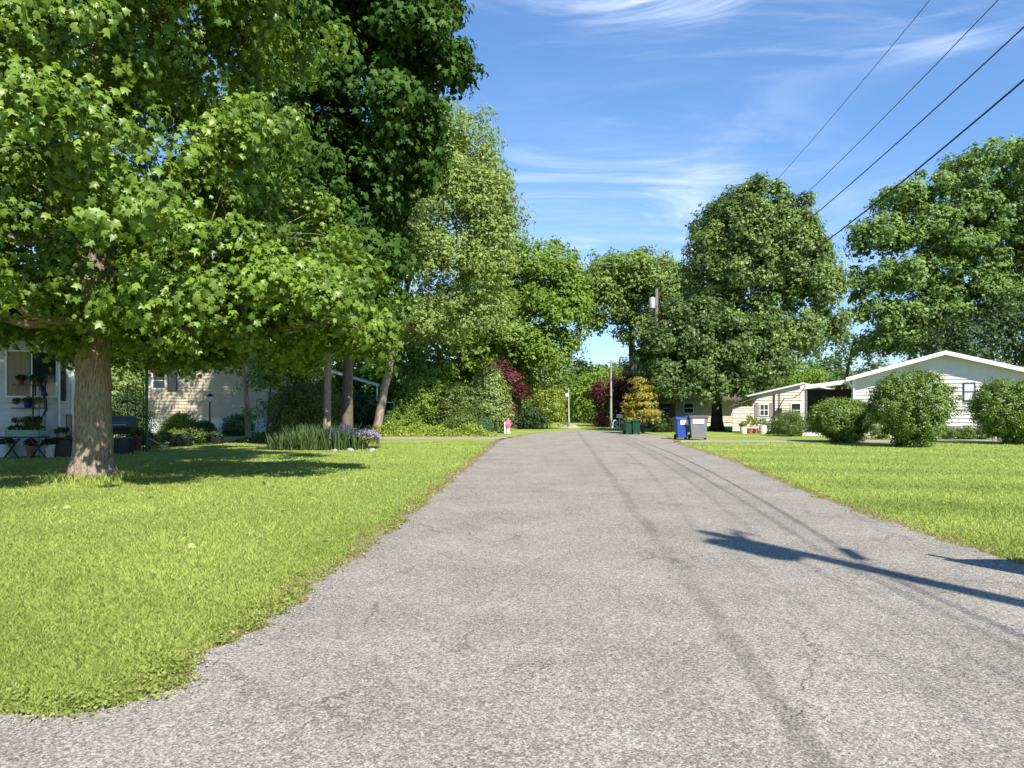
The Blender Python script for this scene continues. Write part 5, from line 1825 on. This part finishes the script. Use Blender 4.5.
def iris(px, Y, w, hh, nb, nf, seed, lab, petals=None, name='iris_clump'):
    root = thing(name, lab, 'flower clump', (GX(px, Y), Y, 0.03), 0, 'iris clumps in the flower bed')
    hh *= 0.82
    r = np.random.RandomState(seed)
    n = nb
    x, y = r.uniform(-w / 2, w / 2, n), r.uniform(-w / 3, w / 3, n)
    P, loops = np.zeros((n, 5, 3), dtype=np.float32), []
    a = r.uniform(0, np.pi, n)
    hgt = hh * r.uniform(0.55, 1.05, n)
    wd = r.uniform(0.012, 0.022, n)
    lx, ly = x * 0.35 + r.normal(0, 0.10, n), y * 0.3 + r.normal(0, 0.10, n)
    ca, sa = np.cos(a) * wd, np.sin(a) * wd
    P[:, 0] = np.stack([x - ca, y - sa, 0 * x], 1)
    P[:, 1] = np.stack([x + ca, y + sa, 0 * x], 1)
    P[:, 2] = np.stack([x + ca + lx * 0.4, y + sa + ly * 0.4, hgt * 0.6], 1)
    P[:, 3] = np.stack([x + lx, y + ly, hgt], 1)
    P[:, 4] = np.stack([x - ca + lx * 0.4, y - sa + ly * 0.4, hgt * 0.6], 1)
    loops = (np.arange(n)[:, None] * 5 + np.arange(5)[None, :]).ravel()
    me = np_mesh('leaves', P.reshape(-1, 3), loops, np.arange(n) * 5, np.full(n, 5))
    at = me.attributes.new('tint', 'FLOAT', 'FACE')
    at.data.foreach_set('value', r.random(n).astype(np.float32))
    link_mesh('leaves', me, iris_leaf, root)
    if nf:
        m = nf
        cx_, cy_, cz_ = r.uniform(-w / 2, w / 2, m), r.uniform(-w / 3, w / 3, m), hh * r.uniform(0.6, 1.05, m)
        C = np.stack([cx_, cy_, cz_], 1)
        P2 = (C[:, None, :] + r.normal(0, 0.035, (m, 9, 3))).reshape(-1, 3)
        N2 = r.normal(size=P2.shape)
        link_mesh('flowers', leaves_mesh('flowers', P2, N2, r.uniform(0.05, 0.09, len(P2)), r.random(len(P2)), 'oval', r), petals or petal_blue, root)


IR = [(281, 28.2, 0.9, 0.75, 150, 0), (291, 27.8, 0.9, 0.85, 170, 0), (303, 27.6, 0.9, 0.8, 170, 0), (314, 27.6, 0.9, 0.95, 180, 0), (325, 27.8, 0.9, 1.0, 190, 0), (336, 27.5, 0.8, 1.0, 180, 14), (346, 27.9, 0.8, 0.98, 180, 12), (355, 27.8, 0.7, 0.9, 150, 12)]
IL = ['leftmost spiky iris clump of the flower bed', 'second iris clump from the left, dark and low', 'third iris clump from the left without blooms', 'middle iris clump with upright dark leaves', 'iris clump with tall pointed leaves near the bed middle',
      'iris clump with a few violet blooms', 'iris clump with many violet blooms', 'violet blooming iris clump next to the lilac mound']
for i, (px, Y, w, hh, nb, nf) in enumerate(IR):
    iris(px, Y, w, hh, nb, nf, 300 + i, IL[i])
for i, (px, Y) in enumerate([(300, 29.6), (320, 29.8), (340, 29.7)]):
    iris(px, Y, 1.2, 1.15, 220, 0, 320 + i, ['iris clump at the back left of the bed', 'tall iris clump at the back middle of the bed', 'tall iris clump at the back right of the bed'][i])
root = shrub('flowering_mound', 'rounded lilac flowering mound at the right end of the bed', 'flower clump', (GX(367, 28.0), 28.0, 0), [(0, 0, 0.35, 0.42, 0.4, 0.3)], LM['shrub'], 80, 26, 0.12, 0.05, seed=340, stems=3)
r = np.random.RandomState(341)
P, Nn, T, _ = crown_points([(0, 0, 0.47, 0.42, 0.4, 0.28)], 60, 16, 0.08, r, inner=0)
P = P[P[:, 2] > 0.42]
link_mesh('flowers', leaves_mesh('flowers', P, np.tile([0.0, -0.4, 1.0], (len(P), 1)) + r.normal(0, 0.4, (len(P), 3)), r.uniform(0.04, 0.07, len(P)), r.random(len(P)), 'oval', r), petal_lilac, root)


def rock(px, Y, s, lab):
    rg = random.Random(int(px))
    mb = MB()
    prof = [(s * 0.9, 0), (s, s * 0.25), (s * 0.75, s * 0.6), (s * 0.3, s * 0.75)]
    mb.lathe(prof, 9, sy=0.75)
    mb.v = [(x * rg.uniform(0.85, 1.15), y * rg.uniform(0.85, 1.15), z * rg.uniform(0.9, 1.1)) for x, y, z in mb.v]
    tag(mb.build('rock', stone_m, None, (GX(px, Y), Y, 0), smooth=True), lab, 'rock', 'pale rocks edging the iris bed')


rock(350, 27.0, 0.14, 'pale rock in front of the blooming irises')
rock(372, 26.9, 0.14, 'whitish rock at the right corner of the iris bed')
rock(335, 26.9, 0.10, 'flat pale rock half hidden in grass before the irises')

# taller unmown grass around the big trunk
r = np.random.RandomState(51)
n = 2600
a = r.uniform(0, 6.28, n)
d = 0.5 + abs(r.normal(0, 0.28, n))
tuft = np.stack([-9.2 + np.cos(a) * d, 16.2 + np.sin(a) * d], 1)
rs = r
blades('trunk_grass', tuft[:, 0], tuft[:, 1], r.uniform(0.06, 0.22, n) * np.clip(1.3 - (d - 0.5), 0.3, 1), np.full(n, 0.018), 0.4, grass_m, r.uniform(0.3, 1, n), 'longer unmown grass around the foot of the big maple')
shrub('shrub', 'dark reddish mounded shrub under the red maple', 'shrub', (GX(602, 59), 59, 0), [(0, 0, 0.35, 0.72, 0.6, 0.42)], LM['red'], 90, 30, 0.16, 0.08, seed=400)
